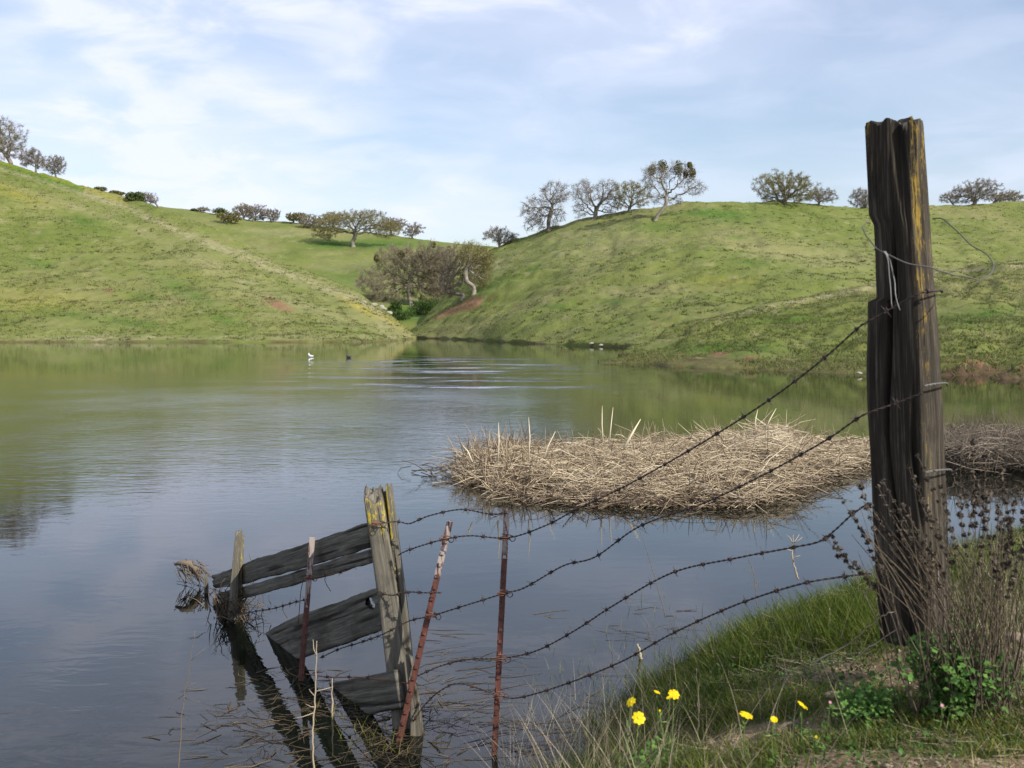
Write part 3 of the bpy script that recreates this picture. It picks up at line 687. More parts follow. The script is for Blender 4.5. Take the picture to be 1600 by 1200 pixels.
tree(1515, RH, 319, (1484, 1557, 278, 316), 'wide dark bare oak on the skyline right of the big post', seed=10, dens=1.3, tmin=.98)
tree(1573, RH, 318, (1546, 1598, 296, 317), 'low domed brown oak at the right edge of the skyline', seed=11, dens=.9, tmin=.98, twig='twig_brown', Yoff=8, twn=8)
# --- the gully clump
tree(643, BH, 478, (553, 700, 378, 478), 'largest brown oak of the gully clump with a pale upright trunk', seed=12, fin=16, dens=2.6, twig='twig_brown', bark='bark', twn=11, jit=.4, tr=.55,
     trunk=[(643, 479), (640, 465), (639, 452), (642, 440)], extra_ells=[(556, 615, 415, 465), (580, 655, 380, 432), (630, 705, 378, 435), (595, 695, 400, 462), (568, 635, 436, 482), (640, 705, 430, 480)],
     mist=[(589, 404, 4, 6), (657, 400, 7, 7), (626, 398, 6, 7), (678, 384, 4, 4)])
tree(690, BH, 480, (660, 722, 385, 478), 'middle oak of the gully clump, spreading between its two neighbours', seed=13, fin=16, dens=1.6, twig='twig_brown', bark='bark_pale', twn=7, jit=.4,
     trunk=[(700, 482), (697, 470), (700, 460), (694, 452)], extra_ells=[(662, 718, 385, 440), (665, 715, 425, 474)], tr=.35)
tree(723, RH, 469, (690, 776, 375, 468), 'pale crooked oak of the gully clump above the bare red soil', seed=14, fin=16, dens=1.7, twig='twig_brown', bark='bark_pale', twn=6, jit=.4, tr=.36,
     trunk=[(722, 470), (724, 461), (712, 458), (699, 455), (692, 447)], extra_ells=[(690, 740, 378, 432), (685, 725, 418, 464), (715, 755, 395, 450)])
tree(740, RH, 462, (712, 776, 375, 460), 'upright light-barked oak on the right flank of the gully clump', seed=15, fin=16, dens=1.6, twig='twig_olive', bark='bark_pale', twn=6, jit=.4, tr=.34,
     trunk=[(741, 462), (740, 448), (730, 440), (728, 425), (733, 415)], extra_ells=[(715, 760, 376, 415), (735, 776, 382, 430), (740, 768, 415, 450)])
# --- the back hill
tree(552, BH, 386, (490, 610, 328, 386), 'wide lone oak with a forked pale trunk on the back hill', seed=16, fin=16, dens=2.2, twig='twig_olive', twn=6, jit=.42, tr=.75,
     trunk=[(552, 387), (551, 378), (555, 370), (556, 363)], extra_ells=[(495, 560, 332, 366), (545, 612, 328, 366), (575, 632, 346, 374), (484, 532, 346, 376), (530, 580, 328, 352)])
tree(612, BH, 362, (592, 634, 338, 362), 'brown oak crowding behind the wide lone oak on its right', seed=17, dens=1.2, twig='twig_brown', twn=8)
tree(645, BH, 371, (630, 662, 346, 370), 'bleached bare oak at the right end of the back hill group', seed=18, dens=.6, twig='twig_grey', bark='bark_pale', tmin=.9)
tree(521, BH, 350, (500, 545, 330, 350), 'brown oak crowding behind the wide lone oak on its left', seed=19, dens=1.0, twig='twig_brown', twn=8, tmin=.8)
tree(488, BH, 357, (468, 506, 334, 356), 'flat-topped grey-brown oak left of the lone oak, casting a dark shadow', seed=20, dens=1.1, twig='twig_brown')
tree(462, BH, 349, (446, 482, 331, 347), 'yellow-green oak at the left of the central back hill group', seed=21, dens=1.0, twig='twig_olive', tmin=.95, leaves=('leaf_misl', 3, .2, .3))
tree(425, BH, 346, (408, 438, 323, 346), 'bare oak at the right end of the small skyline cluster', seed=22, dens=.8, tmin=.97)
tree(401, BH, 345, (386, 416, 318, 344), 'tall bare oak in the middle of the small skyline cluster', seed=23, dens=.8, tmin=.97)
tree(384, BH, 343, (364, 398, 316, 342), 'domed brown oak rising behind the small skyline cluster', seed=24, dens=1.0, tmin=.97, twig='twig_brown')
tree(354, BH, 349, (337, 378, 328, 346), 'low flat olive-brown oak standing before the small skyline cluster', seed=25, dens=1.1, twig='twig_olive', leaves=('leaf_misl', 2, .2, .4))
bush(342, BH, 336, (331, 354, 324, 336), 'dark evergreen bush at the left end of the small skyline cluster', seed=1, sz=.35, tmin=.9, name='evergreen_bush')
tree(318, BH, 331, (308, 328, 323, 331), 'tiny brown tree alone on the skyline left of the small cluster', seed=26, dens=.4, tmin=.98, twig='twig_brown', name='small_oak')
bush(303, BH, 330, (297, 310, 325, 331), 'low dark bush alone on the skyline left of the tiny brown tree', seed=2, sz=.3, tmin=.98, n=400)
# --- the left hill
tree(232, LH, 322, (212, 247, 300, 320), 'small bare oak behind a dark bush on the left hill skyline', seed=27, dens=.8, tmin=.99, Yoff=8, sink=.8)
bush(211, LH, 318, (197, 226, 298, 322), 'dark green round bush beside the small bare oak on the left hill', seed=3, sz=.3, tmin=.99, n=1400, name='evergreen_bush')
bush(181, LH, 306, (169, 195, 299, 308), 'dark grey-green bush peeping over the left hill skyline', seed=4, leafmat='leaf_misl', sz=.25, tmin=.99, n=900, Yoff=6, sink=2.0)
bush(157, LH, 297, (147, 169, 292, 299), 'tiny brown bush peeping over the left hill skyline', seed=5, leafmat='leaf_misl', sz=.16, tmin=.99, n=500, Yoff=6, sink=1.6)
tree(84, LH, 274, (67, 102, 242, 273), 'bare oak lower of the pair on the left hill skyline', seed=28, dens=1.0, tmin=.99, twig='twig_grey', Yoff=3, sink=1.4)
tree(53, LH, 266, (32, 71, 231, 263), 'bare oak upper of the pair on the left hill skyline', seed=29, dens=1.0, tmin=.99, twig='twig_grey', Yoff=3, sink=1.4)
tree(8, LH, 251, (-40, 38, 185, 248), 'big brown-green oak cut by the left edge of the picture', seed=30, dens=1.8, tmin=.99, sink=2.0, Yoff=4, twig='twig_brown', twn=8, leaves=('leaf_misl', 2, .16, .45))
# --- ravine brush
for i, (px, py, cr, lb) in enumerate([
    (622, 500, (600, 650, 478, 503), 'lush green thicket under the left of the gully clump'), (655, 492, (632, 680, 470, 494), 'dark green brush round the base of the pale upright trunk'),
    (668, 485, (650, 695, 466, 488), 'shaded green brush at the foot of the bare red soil'), (617, 487, (604, 630, 470, 488), 'small green bush next to the white rocks')]):
    bush(px, BH, py, cr, lb, leafmat='leaf_brush', seed=20+i, n=1600, sz=.17, group='brush in the gully', name='gully_bush')

def rock(loc, sx, sy, sz_, label, mat='rock_pale', seed=0, group=None, name='rock', cat='rock'):
    r = random.Random(seed); bm = bmesh.new(); bmesh.ops.create_icosphere(bm, subdivisions=3, radius=1)
    off = r.uniform(0, 50)
    for v_ in bm.verts:
        p = v_.co; k = 0.72+0.5*float(fbm(np.array(p.x*1.3+off), np.array(p.y*1.3+p.z*1.7), 3, seed))
        v_.co = Vector((p.x*sx, p.y*sy, p.z*sz_))*k
        if v_.co.z < -.3*sz_: v_.co.z = -.3*sz_
    me = bpy.data.meshes.new(name); bm.to_mesh(me); bm.free(); me.materials.append(M[mat])
    o = bpy.data.objects.new(name, me); C.objects.link(o); o.location = loc; return tag(o, label, cat, group)
for i, (px, py, w, h, lb) in enumerate([(571, 474, 6, 3, 'uppermost small tan rock at the left of the gully outcrop'), (584, 478, 9, 5, 'large white rock slab in the gully outcrop'), (596, 476, 8, 6, 'upright white rock behind the slab in the gully'),
        (600, 484, 8, 4, 'grey rock below the upright white rock in the gully'), (609, 487, 8, 5, 'lowest grey-white rock of the gully outcrop'), (610, 481, 4, 3, 'small pale rock topmost at the right of the gully outcrop')]):
    p = LH.at_px(px, py) if px < 575 else LH.at_px(px, py); Y = p[1]; rock((p[0], p[1], p[2]+.1), w*Y/F/1.6, w*Y/F/2, h*Y/F/1.3, lb, 'rock_pale', i+1, 'rocks in the gully')
for i, (px, py, w, lb) in enumerate([(926, 541, 5, 'pale rock left of two at the far waterline under the right hill'), (940, 542, 5, 'pale rock right of two at the far waterline under the right hill'), (1448, 600, 5, 'pale stone at the waterline just left of the big post foot line')]):
    h_ = RH if px < 945 else knoll; p = h_.at_px(min(px, 1345) if i == 2 else px, py); Y = p[1]
    rock((p[0], p[1], max(p[2], 0)+.1), w*Y/F, w*Y/F*.7, w*Y/F*.5, lb if i < 2 else 'pale stone at the waterline left of the big post', 'rock_pale', 30+i, 'stones at the far waterline')

# ------------------------------------------------------------------ tussocks over the slopes
def tussocks(name, hill, n, hgt, wid, mat, seedw, label, cat='grass', per=5, thr=0.5, colr=(0, 1)):
    base, i, j = hill.scatter(n)
    m_ = fbm(base[:, 0]*.22, base[:, 1]*.22, 4, seedw) > thr; base = base[m_]; n = len(base)
    b = np.repeat(base, per, axis=0); b[:, :2] += rng.normal(size=(len(b), 2))*wid*2.2; b[:, 2] -= .04
    ln = rng.uniform(.5, 1.2, len(b))*hgt; lean = rng.normal(size=(len(b), 2))*.55
    V, Fc, m = blades(b, ln, lean, np.full(len(b), wid), .25, 2)
    rn = np.repeat(np.clip(np.repeat(rng.uniform(*colr, n), per)+rng.normal(size=len(b))*.1, 0, 1), m)
    tag(mesh(name, V, Fc, M[mat], None, False, {'rnd': rn}), label, cat, None, 'stuff')
tussocks('hill_grass', left_hill, 16000, .26, .075, 'tuft', 3, 'rough grass tufts covering the steep left hill', thr=.42, colr=(.1, .95))
tussocks('hill_grass', right_hill, 16000, .26, .075, 'tuft', 5, 'rough grass tufts covering the rounded right hill', thr=.42, colr=(.2, .95))
tussocks('hill_grass', knoll, 22000, .20, .04, 'tuft', 7, 'rough grass tufts on the low spur beside the right shore', thr=.36, colr=(.1, .95))

M['hweed'] = mat_ramp('dark slope weeds', [(0, (0.06, 0.082, 0.022)), (0.6, (0.10, 0.12, 0.035)), (1, (0.17, 0.14, 0.08))], 0.9, 0.3)
for h_, n_, hg, wd_, thr_, lb in ((left_hill, 1500, .36, .10, .50, 'darker weed clumps dotted over the left hill'), (right_hill, 2600, .36, .10, .46, 'darker weed clumps dotted over the right hill'), (knoll, 1800, .22, .05, .48, 'darker weed clumps on the low spur at the right shore')):
    tussocks('hill_weeds', h_, n_, hg, wd_, 'hweed', 15, lb, 'weeds', per=13, thr=thr_)
# ------------------------------------------------------------------ rough timber
def beam(name, prof, mat, parent=None, nu=None, rows=160, groove=0.010, gscale=34, top_rag=0.02, bot_rag=0.0, lichen=None, pale=None, seed=0, axis_ref=(0, 0, 1), soft=6, origin=None, gfreq=1.0):
    """prof(t) -> centre, half-width vector, half-depth vector (t 0 bottom .. 1 top)"""
    nw = nu or 40; per = []
    for k in range(nw*4):
        q = k/nw; sd_, f = int(q), q-int(q)
        a, b_ = [(-1+2*f, -1), (1, -1+2*f), (1-2*f, 1), (-1, 1-2*f)][sd_]
        per.append((a, b_, sd_, f))
    per = np.array(per); m = len(per)
    ab = per[:, :2]; nrm = (np.abs(ab)**soft).sum(1)**(1/soft); ab = ab/nrm[:, None]
    V = np.zeros((rows, m, 3)); GU = np.zeros((rows, m)); GV = GU.copy(); GR = GU.copy(); T_ = np.linspace(0, 1, rows)
    c0, w0, d0 = map(np.array, prof(0)); c1 = np.array(prof(1)[0]); Ln = np.linalg.norm(c1-c0); ax = (c1-c0)/Ln
    wl, dl = np.linalg.norm(w0), np.linalg.norm(d0)
    for i, t in enumerate(T_):
        c, w, d = map(np.array, prof(t))
        pu = np.where(per[:, 2] == 0, ab[:, 0]*wl, np.where(per[:, 2] == 1, wl+(ab[:, 1]+1)*dl, np.where(per[:, 2] == 2, wl+2*dl+(1-ab[:, 0])*wl, 3*wl+2*dl+(1-ab[:, 1])*dl)))
        v_ = t*Ln
        wob = fbm(pu*9+3, np.full(m, v_*2.0), 3, seed+3)-.5
        g1 = vn(pu*gscale + 1.2*(vn(pu*5, np.full(m, v_*3), seed+1)), np.full(m, v_*2.2*gfreq), seed+2)
        g2 = vn(pu*gscale*3.1, np.full(m, v_*5), seed+4)
        gr = np.clip((0.34-g1)/0.24, 0, 1)**1.2
        ce = 1-.8*np.exp(-((np.abs(np.abs(ab[:, 0])-1)+np.abs(np.abs(ab[:, 1])-1))/.22)**2); ind = groove*(gr*ce + .20*g2) + wob*groove*.5; gr = gr*ce
        sc = 1 - ind/np.maximum(1e-4, np.where(np.abs(ab[:, 0]) > np.abs(ab[:, 1]), np.linalg.norm(w), np.linalg.norm(d)))
        pts = c + ab[:, :1]*w*sc[:, None] + ab[:, 1:]*d*sc[:, None]
        rag = top_rag*(vn(pu*gscale*.9, np.zeros(m), seed+6)-.5)*2*sstep(.9, 1, t) + bot_rag*(vn(pu*gscale*.9, np.zeros(m), seed+7)-.5)*2*sstep(.1, 0, t)
        V[i] = pts + ax[None]*rag[:, None]; GU[i] = pu; GV[i] = v_; GR[i] = gr*.85
    Vf = V.reshape(-1, 3); Fc = []
    for i in range(rows-1):
        for j in range(m): Fc.append([i*m+j, i*m+(j+1) % m, (i+1)*m+(j+1) % m, (i+1)*m+j])
    extra = []; GUe = []; GVe = []
    def cap(i, sgn):
        prev = [i*m+j for j in range(m)]; ctr = V[i].mean(0); idx0 = len(Vf)+len(extra)
        for rr in (.8, .6, .4, .2):
            st = len(Vf)+len(extra)
            for j in range(m):
                p = ctr+(V[i, j]-ctr)*rr; p = p + ax*sgn*((fbm(np.array(p[0]*60), np.array(p[1]*60), 3, seed)-.45)*top_rag*1.6*(1 if sgn > 0 else .5)); extra.append(p); GUe.append(float(p[0]*1.0)); GVe.append(float(p[1]+p[2]*.1))
            cur = [st+j for j in range(m)]
            for j in range(m):
                f = [prev[j], prev[(j+1) % m], cur[(j+1) % m], cur[j]]; Fc.append(f if sgn > 0 else f[::-1])
            prev = cur
        Fc.append(prev if sgn > 0 else prev[::-1])
    cap(rows-1, 1); cap(0, -1)
    Va = np.vstack([Vf, np.array(extra)]); ne = len(extra)
    tt = np.repeat(T_, m); side = np.tile(per[:, 2], rows); fr = np.tile(per[:, 3], rows)
    li = lichen(tt, side, fr) if lichen else np.zeros(len(tt)); pa = pale(tt, side, fr) if pale else np.zeros(len(tt))
    cat = lambda a, v_=0.: np.concatenate([np.asarray(a, float).ravel()*np.ones(len(tt)), np.full(ne, v_) if np.isscalar(v_) else np.array(v_)])
    if origin is not None: Va = Va-np.asarray(origin)
    return mesh(name, Va, Fc, M[mat], parent, True, {'gu': cat(GU, np.array(GUe)), 'gv': cat(GV, np.array(GVe)), 'groove': cat(GR), 'lichen': cat(li, 0.05), 'pale': cat(pa, .35 if pale else 0.0)})

# the big post. Near corner (between its dark and its sunlit face) seen at px ~1428..1447
PD = 3.2
rowsP = np.array([  # py, left px, corner px, right px
    (186, 1349, 1424, 1447), (330, 1353, 1427, 1455), (347, 1361, 1428, 1456), (400, 1364, 1431, 1460), (464, 1366, 1436, 1464), (470, 1352, 1437, 1464), (560, 1350, 1440, 1470), (650, 1353, 1443, 1476), (800, 1359, 1447, 1482), (1020, 1368, 1455, 1490)], float)
AF = R(44.5); fdir = np.array((math.cos(AF), -math.sin(AF), 0)); rdir = np.array((math.sin(AF), math.cos(AF), 0))   # along the dark face, along the lit face
def post_prof(t):
    py = 1020+(186-1020)*t
    l, c, r_ = [np.interp(py, rowsP[:, 0], rowsP[:, k]) for k in (1, 2, 3)]
    cor = P(c, py, PD-.06); z = cor[2]
    def width(px_, dirv):                              # where the sight line through px_ meets the face plane
        d = ray(px_, py); a = np.array([[d[0], -dirv[0]], [d[1], -dirv[1]]]); sol = np.linalg.solve(a, cor[:2]); return abs(sol[1])
    wd_ = width(l, -fdir); dp = width(r_, rdir)
    ctr = cor - fdir*wd_/2 + rdir*dp/2; ctr[2] = z
    return ctr, fdir*wd_/2, rdir*dp/2
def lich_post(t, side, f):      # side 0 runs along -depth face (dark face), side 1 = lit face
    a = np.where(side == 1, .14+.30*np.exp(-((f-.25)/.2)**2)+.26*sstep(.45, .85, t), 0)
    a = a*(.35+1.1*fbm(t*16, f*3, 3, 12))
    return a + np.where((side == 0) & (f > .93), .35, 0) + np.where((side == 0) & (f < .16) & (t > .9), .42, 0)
def pale_post(t, side, f): return np.where((side == 0), .42*sstep(.965, 1, t)+.25*sstep(.7, .95, f)*sstep(.5, .9, t), .0)+np.where((side == 1), .10*sstep(.4, .2, t)+.26, 0)  # sunlight put into the colour: paler lit face, paler right part of dark face
pb = post_prof(0)[0]
big = empty('fence_post', pb.tolist(), 'massive cracked dark timber post with orange lichen on its sunlit edge', 'fence post')
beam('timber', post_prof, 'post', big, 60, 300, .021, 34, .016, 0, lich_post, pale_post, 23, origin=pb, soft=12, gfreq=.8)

# the old board fence: posts, boards (one vertical plane through the pond margin)
A0, B0 = np.array((-.60, 4.60)), np.array((-1.80, 6.48)); fd = (B0-A0)/np.linalg.norm(B0-A0); fn = np.array((-fd[1], fd[0]))
if fn[1] > 0: fn = -fn
def PP(px, py, off=0.0):                               # sight line meets the fence plane
    d = ray(px, py); a0 = A0+fn*off; M_ = np.array([[d[0], -fd[0]], [d[1], -fd[1]]]); t, s_ = np.linalg.solve(M_, a0); return np.array((d[0]*t, d[1]*t, EYE+d[2]*t))
fn3 = np.array((*fn, 0.))
def post_lr(name, rows_, Y, depth, mat, parent, seed, origin, **k):
    rr = np.array(rows_, float)
    def prof(t):
        py = rr[0, 0]+(rr[-1, 0]-rr[0, 0])*t; ordr = rr[np.argsort(rr[:, 0])]
        l, r_ = [np.interp(py, ordr[:, 0], ordr[:, q]) for q in (1, 2)]
        a, b_ = P(l, py, Y), P(r_, py, Y); w = (b_-a)/2; return (a+b_)/2+np.array((0, depth/2, 0)), w*np.array((1, 1, 0)), np.array((0, depth/2, 0))
    return beam(name, prof, mat, parent, seed=seed, origin=origin, **k)
bo = P(635, 1150, 4.62); gate = empty('split_fence_post', bo.tolist(), 'split grey fence post with yellow lichen and a jagged top, leaning in the water', 'fence post')
lt = lambda t, s_, f: .38*sstep(.72, .92, t)+.10  # lichen, heavier up top where it also colours in the sunlit section
pt = lambda t, s_, f: .42*sstep(.86, .97, t)
post_lr('timber', [(1185, 618, 648), (960, 592, 626), (778, 566, 597)], 4.60, .11, 'grey_wood', gate, 41, bo, rows=150, groove=.010, gscale=40, top_rag=.045, lichen=lt, pale=pt, nu=24)
post_lr('split_board', [(1045, 630, 645), (960, 622, 637), (766, 602, 612), ], 4.64, .07, 'grey_wood', gate, 43, bo, rows=120, groove=.007, gscale=60, top_rag=.03, bot_rag=.03, lichen=lambda t, s_, f: .30*sstep(.7, .92, t)+np.where((s_ == 3) | ((s_ == 0) & (f < .35)), .42, .1), pale=pt, nu=16)
post_lr('dark_core', [(1120, 625, 655), (960, 610, 632), (772, 578, 606)], 4.66, .05, 'plank', gate, 45, bo, rows=60, groove=.006, gscale=60, top_rag=.02, nu=14)
post_lr('broken_stub', [(1175, 640, 664), (1105, 640, 656), (1040, 634, 645)], 4.52, .05, 'grey_wood', gate, 47, bo, rows=60, groove=.008, gscale=60, top_rag=.05, lichen=lambda t, s_, f: .3+0*t, nu=14)
so_ = P(372, 965, 6.45); st2 = empty('short_fence_post', so_.tolist(), 'short narrow post with pale lichen at the far end of the boards', 'fence post')
post_lr('timber', [(1000, 352, 370), (900, 360, 372), (834, 367, 375)], 6.36, .07, 'grey_wood', st2, 51, so_, rows=80, groove=.007, gscale=60, top_rag=.03, lichen=lambda t, s_, f: .30+0*t, pale=lambda t, s_, f: .2+0*t, nu=14)
post_lr('split_board', [(995, 366, 377), (900, 371, 377), (838, 374, 379)], 6.42, .05, 'grey_wood', st2, 53, so_, rows=80, groove=.006, gscale=60, top_rag=.02, lichen=lambda t, s_, f: .48+0*t, nu=12)

def plank(name, top, bot, mat, label, seed, off=-.02, th=.03, hole=None, cat='board'):
    """board outline given by its upper and lower edge on the fence plane; rounded, cracked slab"""
    top = np.array(top, float); bot = np.array(bot, float); n = 110; q = 34
    tx = np.linspace(0, 1, n); lt_ = (top[:, 0]-top[0, 0])/(top[-1, 0]-top[0, 0]); lb = (bot[:, 0]-bot[0, 0])/(bot[-1, 0]-bot[0, 0])
    T3 = np.array([PP(np.interp(t, lt_, top[:, 0]), np.interp(t, lt_, top[:, 1]), off) for t in tx]); B3 = np.array([PP(np.interp(t, lb, bot[:, 0]), np.interp(t, lb, bot[:, 1]), off) for t in tx])
    org = (T3[n//2]+B3[n//2])/2; Ln = np.linalg.norm(T3[-1]-T3[0])
    v_ = np.linspace(0, 1, q); front = B3[:, None]*(1-v_)[None, :, None]+T3[:, None]*v_[None, :, None]
    hgt = np.linalg.norm(T3-B3, axis=1)
    axd = (T3[-1]-T3[0])/Ln; prp = np.cross(axd, fn3); gu = (front-front[0, 0])@prp+seed; gv = (front-front[0, 0])@axd
    g = vn(gu*70, gv*2.2, seed); gr = np.clip((.30-g)/.2, 0, 1); edge = np.minimum(v_, 1-v_)[None]*hgt[:, None]; rd = .006*np.exp(-edge/.006)
    dep = gr*.006+rd + .004*(fbm(gu*20, gv*5, 3, seed+2)-.5)
    edgew = (fbm(gv*7, gu*0, 4, seed+5)-.5)*.014
    Fr = front + fn3*(th/2-dep)[..., None]; Bk = front - fn3*(th/2-dep)[..., None]
    Fr[..., 2] += edgew*np.abs(v_*2-1)[None]**4; Bk[..., 2] += edgew*np.abs(v_*2-1)[None]**4
    rag = (vn(gu*60, gv*0, seed+8)-.5)*.05; fd3 = np.array((*fd, 0))
    for Q in (Fr, Bk): Q += fd3*(rag*np.exp(-tx/.03)[:, None])[..., None]
    V = np.vstack([Fr.reshape(-1, 3), Bk.reshape(-1, 3)])-org; Fc = []; nn = n*q
    hp = PP(*hole[:2], off) if hole else None
    for i in range(n-1):
        for j in range(q-1):
            if hp is not None:
                c = (Fr[i, j]+Fr[i+1, j+1])/2
                if ((c-hp)@fd3/hole[2])**2+((c-hp)[2]/hole[3])**2 < 1: continue
            a = i*q+j; Fc.append([a, a+q, a+q+1, a+1]); Fc.append([nn+a, nn+a+1, nn+a+q+1, nn+a+q])
    for i in range(n-1):
        for j in (0, q-1): a = i*q+j; Fc.append([a, nn+a, nn+a+q, a+q] if j == 0 else [a, a+q, nn+a+q, nn+a])
    for j in range(q-1):
        for i in (0, n-1): a = i*q+j; Fc.append([a, a+1, nn+a+1, nn+a] if i == 0 else [a, nn+a, nn+a+1, a+1])
    t2 = lambda a: np.concatenate([a.ravel(), a.ravel()])
    o = mesh(name, V, Fc, M[mat], None, True, {'gu': t2(gu), 'gv': t2(gv), 'groove': t2(gr*.85), 'lichen': t2(gr*0+.22), 'pale': t2(gr*0)})
    o.location = org; return o
# top board is one board split along its length: two halves under one empty
tb = PP(455, 890); top_board = empty('fence_board', tb.tolist(), 'top board split along its length, joining the two old posts', 'fence board', 'boards of the old fence')
a = plank('upper_half', [(334, 900), (385, 879), (440, 861), (500, 842), (580, 815)], [(336, 919), (370, 915), (460, 891), (580, 856)], 'plank', None, 61)
b = plank('lower_half', [(334, 929), (372, 919), (460, 893.5), (580, 858)], [(336, 947), (440, 919), (520, 898), (580, 880)], 'plank', None, 63)
for q in (a, b): q.location = q.location-Vector(tb); q.parent = top_board
o = plank('fence_board', [(396, 1001), (430, 980), (470, 960), (520, 943), (596, 917)], [(402, 1006), (430, 1026), (452, 1036), (520, 1012), (600, 985)], 'plank', None, 67, hole=(582, 942, .058, .026))
tag(o, 'middle board with a round hole, its broken end dipping in the water', 'fence board', 'boards of the old fence')
o = plank('fence_board', [(496, 1068), (540, 1062), (580, 1054), (620, 1046)], [(500, 1073), (540, 1098), (575, 1116), (630, 1106)], 'plank', None, 71)
tag(o, 'lowest dark board half sunk in the pond at the split post', 'fence board', 'boards of the old fence')
# more rotten wood and debris under the boards' low ends
def tpost(base, top, label, w=.036, white=.3):
    base = np.array(base, float); top = np.array(top, float); org = base; ax = top-base; Ln = np.linalg.norm(ax); ax /= Ln
    side = np.cross(ax, (0, 1, 0)); side /= np.linalg.norm(side); dep = np.cross(side, ax)
    if dep[1] > 0: dep = -dep
    n = 60; sec = [(-w/2, 0), (w/2, 0), (w/2, -.006), (.004, -.006), (.004, -.034), (-.004, -.034), (-.004, -.006), (-w/2, -.006)]
    V = []; A = []
    for i in range(n+1):
        for x_, y_ in sec: V.append(ax*(Ln*i/n)+side*x_+dep*(y_)); A.append(float(np.clip((i/n-(1-white))*30+.5, 0, 1)))
    k = len(sec); Fc = [[i*k+j, i*k+(j+1) % k, (i+1)*k+(j+1) % k, (i+1)*k+j] for i in range(n) for j in range(k)] + [list(range(k)), [n*k+j for j in range(k)][::-1]]
    mb = MB(); mb.add(V, Fc, A)                                           # studs on the face
    ns = int(Ln/.054)
    for i in range(1, ns):
        c = ax*(i*.054)+dep*.002; wh = float(i/ns > 1-white)
        pts = [c+side*(.009*a_)+ax*(.007*b_)+dep*(.007 if q else 0) for q in (0, 1) for a_, b_ in ((-1, -1), (1, -1), (.7, 1), (-.7, 1))]
        mb.add(np.array(pts), [[4, 5, 6, 7], [0, 1, 5, 4], [1, 2, 6, 5], [2, 3, 7, 6], [3, 0, 4, 7]], wh)
    o = mb.build('steel_fence_post', M['tpost'], None, False); o.location = org.tolist(); return tag(o, label, 'metal post', 'red steel fence posts')
tpost(P(468, 1085, 5.24), P(488, 840, 5.24), 'red steel post with a pale top standing before the two upper boards', .029, .42)
tpost(P(622, 1165, 4.46), P(703, 815, 4.46), 'leaning red steel post crossing the foot of the split wooden post', .028, .24)
tpost(P(770, 1225, 4.32), P(792, 797, 4.32), 'tall upright red steel post, rightmost of the three in the water', .026, .15)

# ------------------------------------------------------------------ wires
barb_mesh = None
def make_barb():
    mb = MB(); 
    for q in (-1, 1):
        th = np.linspace(0, 4*np.pi, 18); mb.tube(np.column_stack([np.linspace(-.006, .006, 18)+q*.001, np.cos(th)*.006, np.sin(th)*.006]), .0017, 4, .3)
    for dv in [(.3, 1, .25), (-.3, -1, .3), (.2, -.3, 1), (-.2, .3, -1)]:
        d = np.array(dv)/np.linalg.norm(dv); mb.tube([d*.003, d*.024], [.0018, .0006], 4, .3)
    o = mb.build('barb', M['wire']); return o
_b = make_barb(); barb_mesh = _b.data; bpy.data.objects.remove(_b)
def wire(name, pts, label, barbs=.13, r_=.0020, mat='wire', twist=True, group='barbed wires', rn=.3, wig=.0, cat='barbed wire', parent=None):
    """pts: (px, py, depth)"""
    p = spline(np.array([P(x, y, d) for x, y, d in pts]), 14)
    L_ = np.concatenate([[0], np.cumsum(np.linalg.norm(np.diff(p, axis=0), axis=1))]); n = max(8, int(L_[-1]/.012)); s_ = np.linspace(0, L_[-1], n)
    p = np.column_stack([np.interp(s_, L_, p[:, k]) for k in range(3)])
    if wig:
        for k in range(3): p[:, k] += wig*(fbm(s_*9+k*7, s_*0, 3, len(pts)+k)-.5)
    org = p[0].copy(); T = np.gradient(p, axis=0); T /= np.linalg.norm(T, axis=1)[:, None]; U = np.cross(T, (0, 0.1, 1)); U /= np.linalg.norm(U, axis=1)[:, None]; W = np.cross(T, U)
    mb = MB()
    if twist:
        for ph in (0, np.pi):
            a_ = s_/.045*2*np.pi+ph; q = p+(np.cos(a_)[:, None]*U+np.sin(a_)[:, None]*W)*.0022; mb.tube(q-org, r_, 5, rn)
    else: mb.tube(p-org, r_, 6, rn)
    if parent is not None:
        o = mb.build(name, M[mat], parent, origin=np.array(parent.location)-org*1.0)
        return o
    o = mb.build(name, M[mat]); o.location = org; tag(o, label, cat, group)
    if barbs:
        for d in np.arange(barbs*.6, L_[-1], barbs):
            k = min(n-2, int((d+rng.normal()*.006)/L_[-1]*n)); b_ = bpy.data.objects.new('barb', barb_mesh); C.objects.link(b_); b_.parent = o
            b_.location = (p[k]-org).tolist(); q = Vector(T[k]).to_track_quat('X', 'Z'); b_.rotation_euler = (q.to_matrix() @ Matrix.Rotation(rng.uniform(0, 6.28), 3, 'X')).to_euler()
            b_.scale = (1, 1, 1)
    return o
wire('barbed_wire', [(1466, 455, 3.12), (1440, 457, 3.06), (1400, 478, 3.10), (1352, 505, 3.14), (1340, 513, 3.16), (1280, 566, 3.26), (1200, 626, 3.4), (1100, 690, 3.6), (980, 758, 3.85), (900, 796, 4.05), (855, 820, 4.15), (795, 840, 4.27), (735, 837, 4.36), (697, 842, 4.42), (660, 852, 4.48), (632, 862, 4.55), (622, 868, 4.57)],
     'topmost long strand rising from the leaning steel post to the big post')
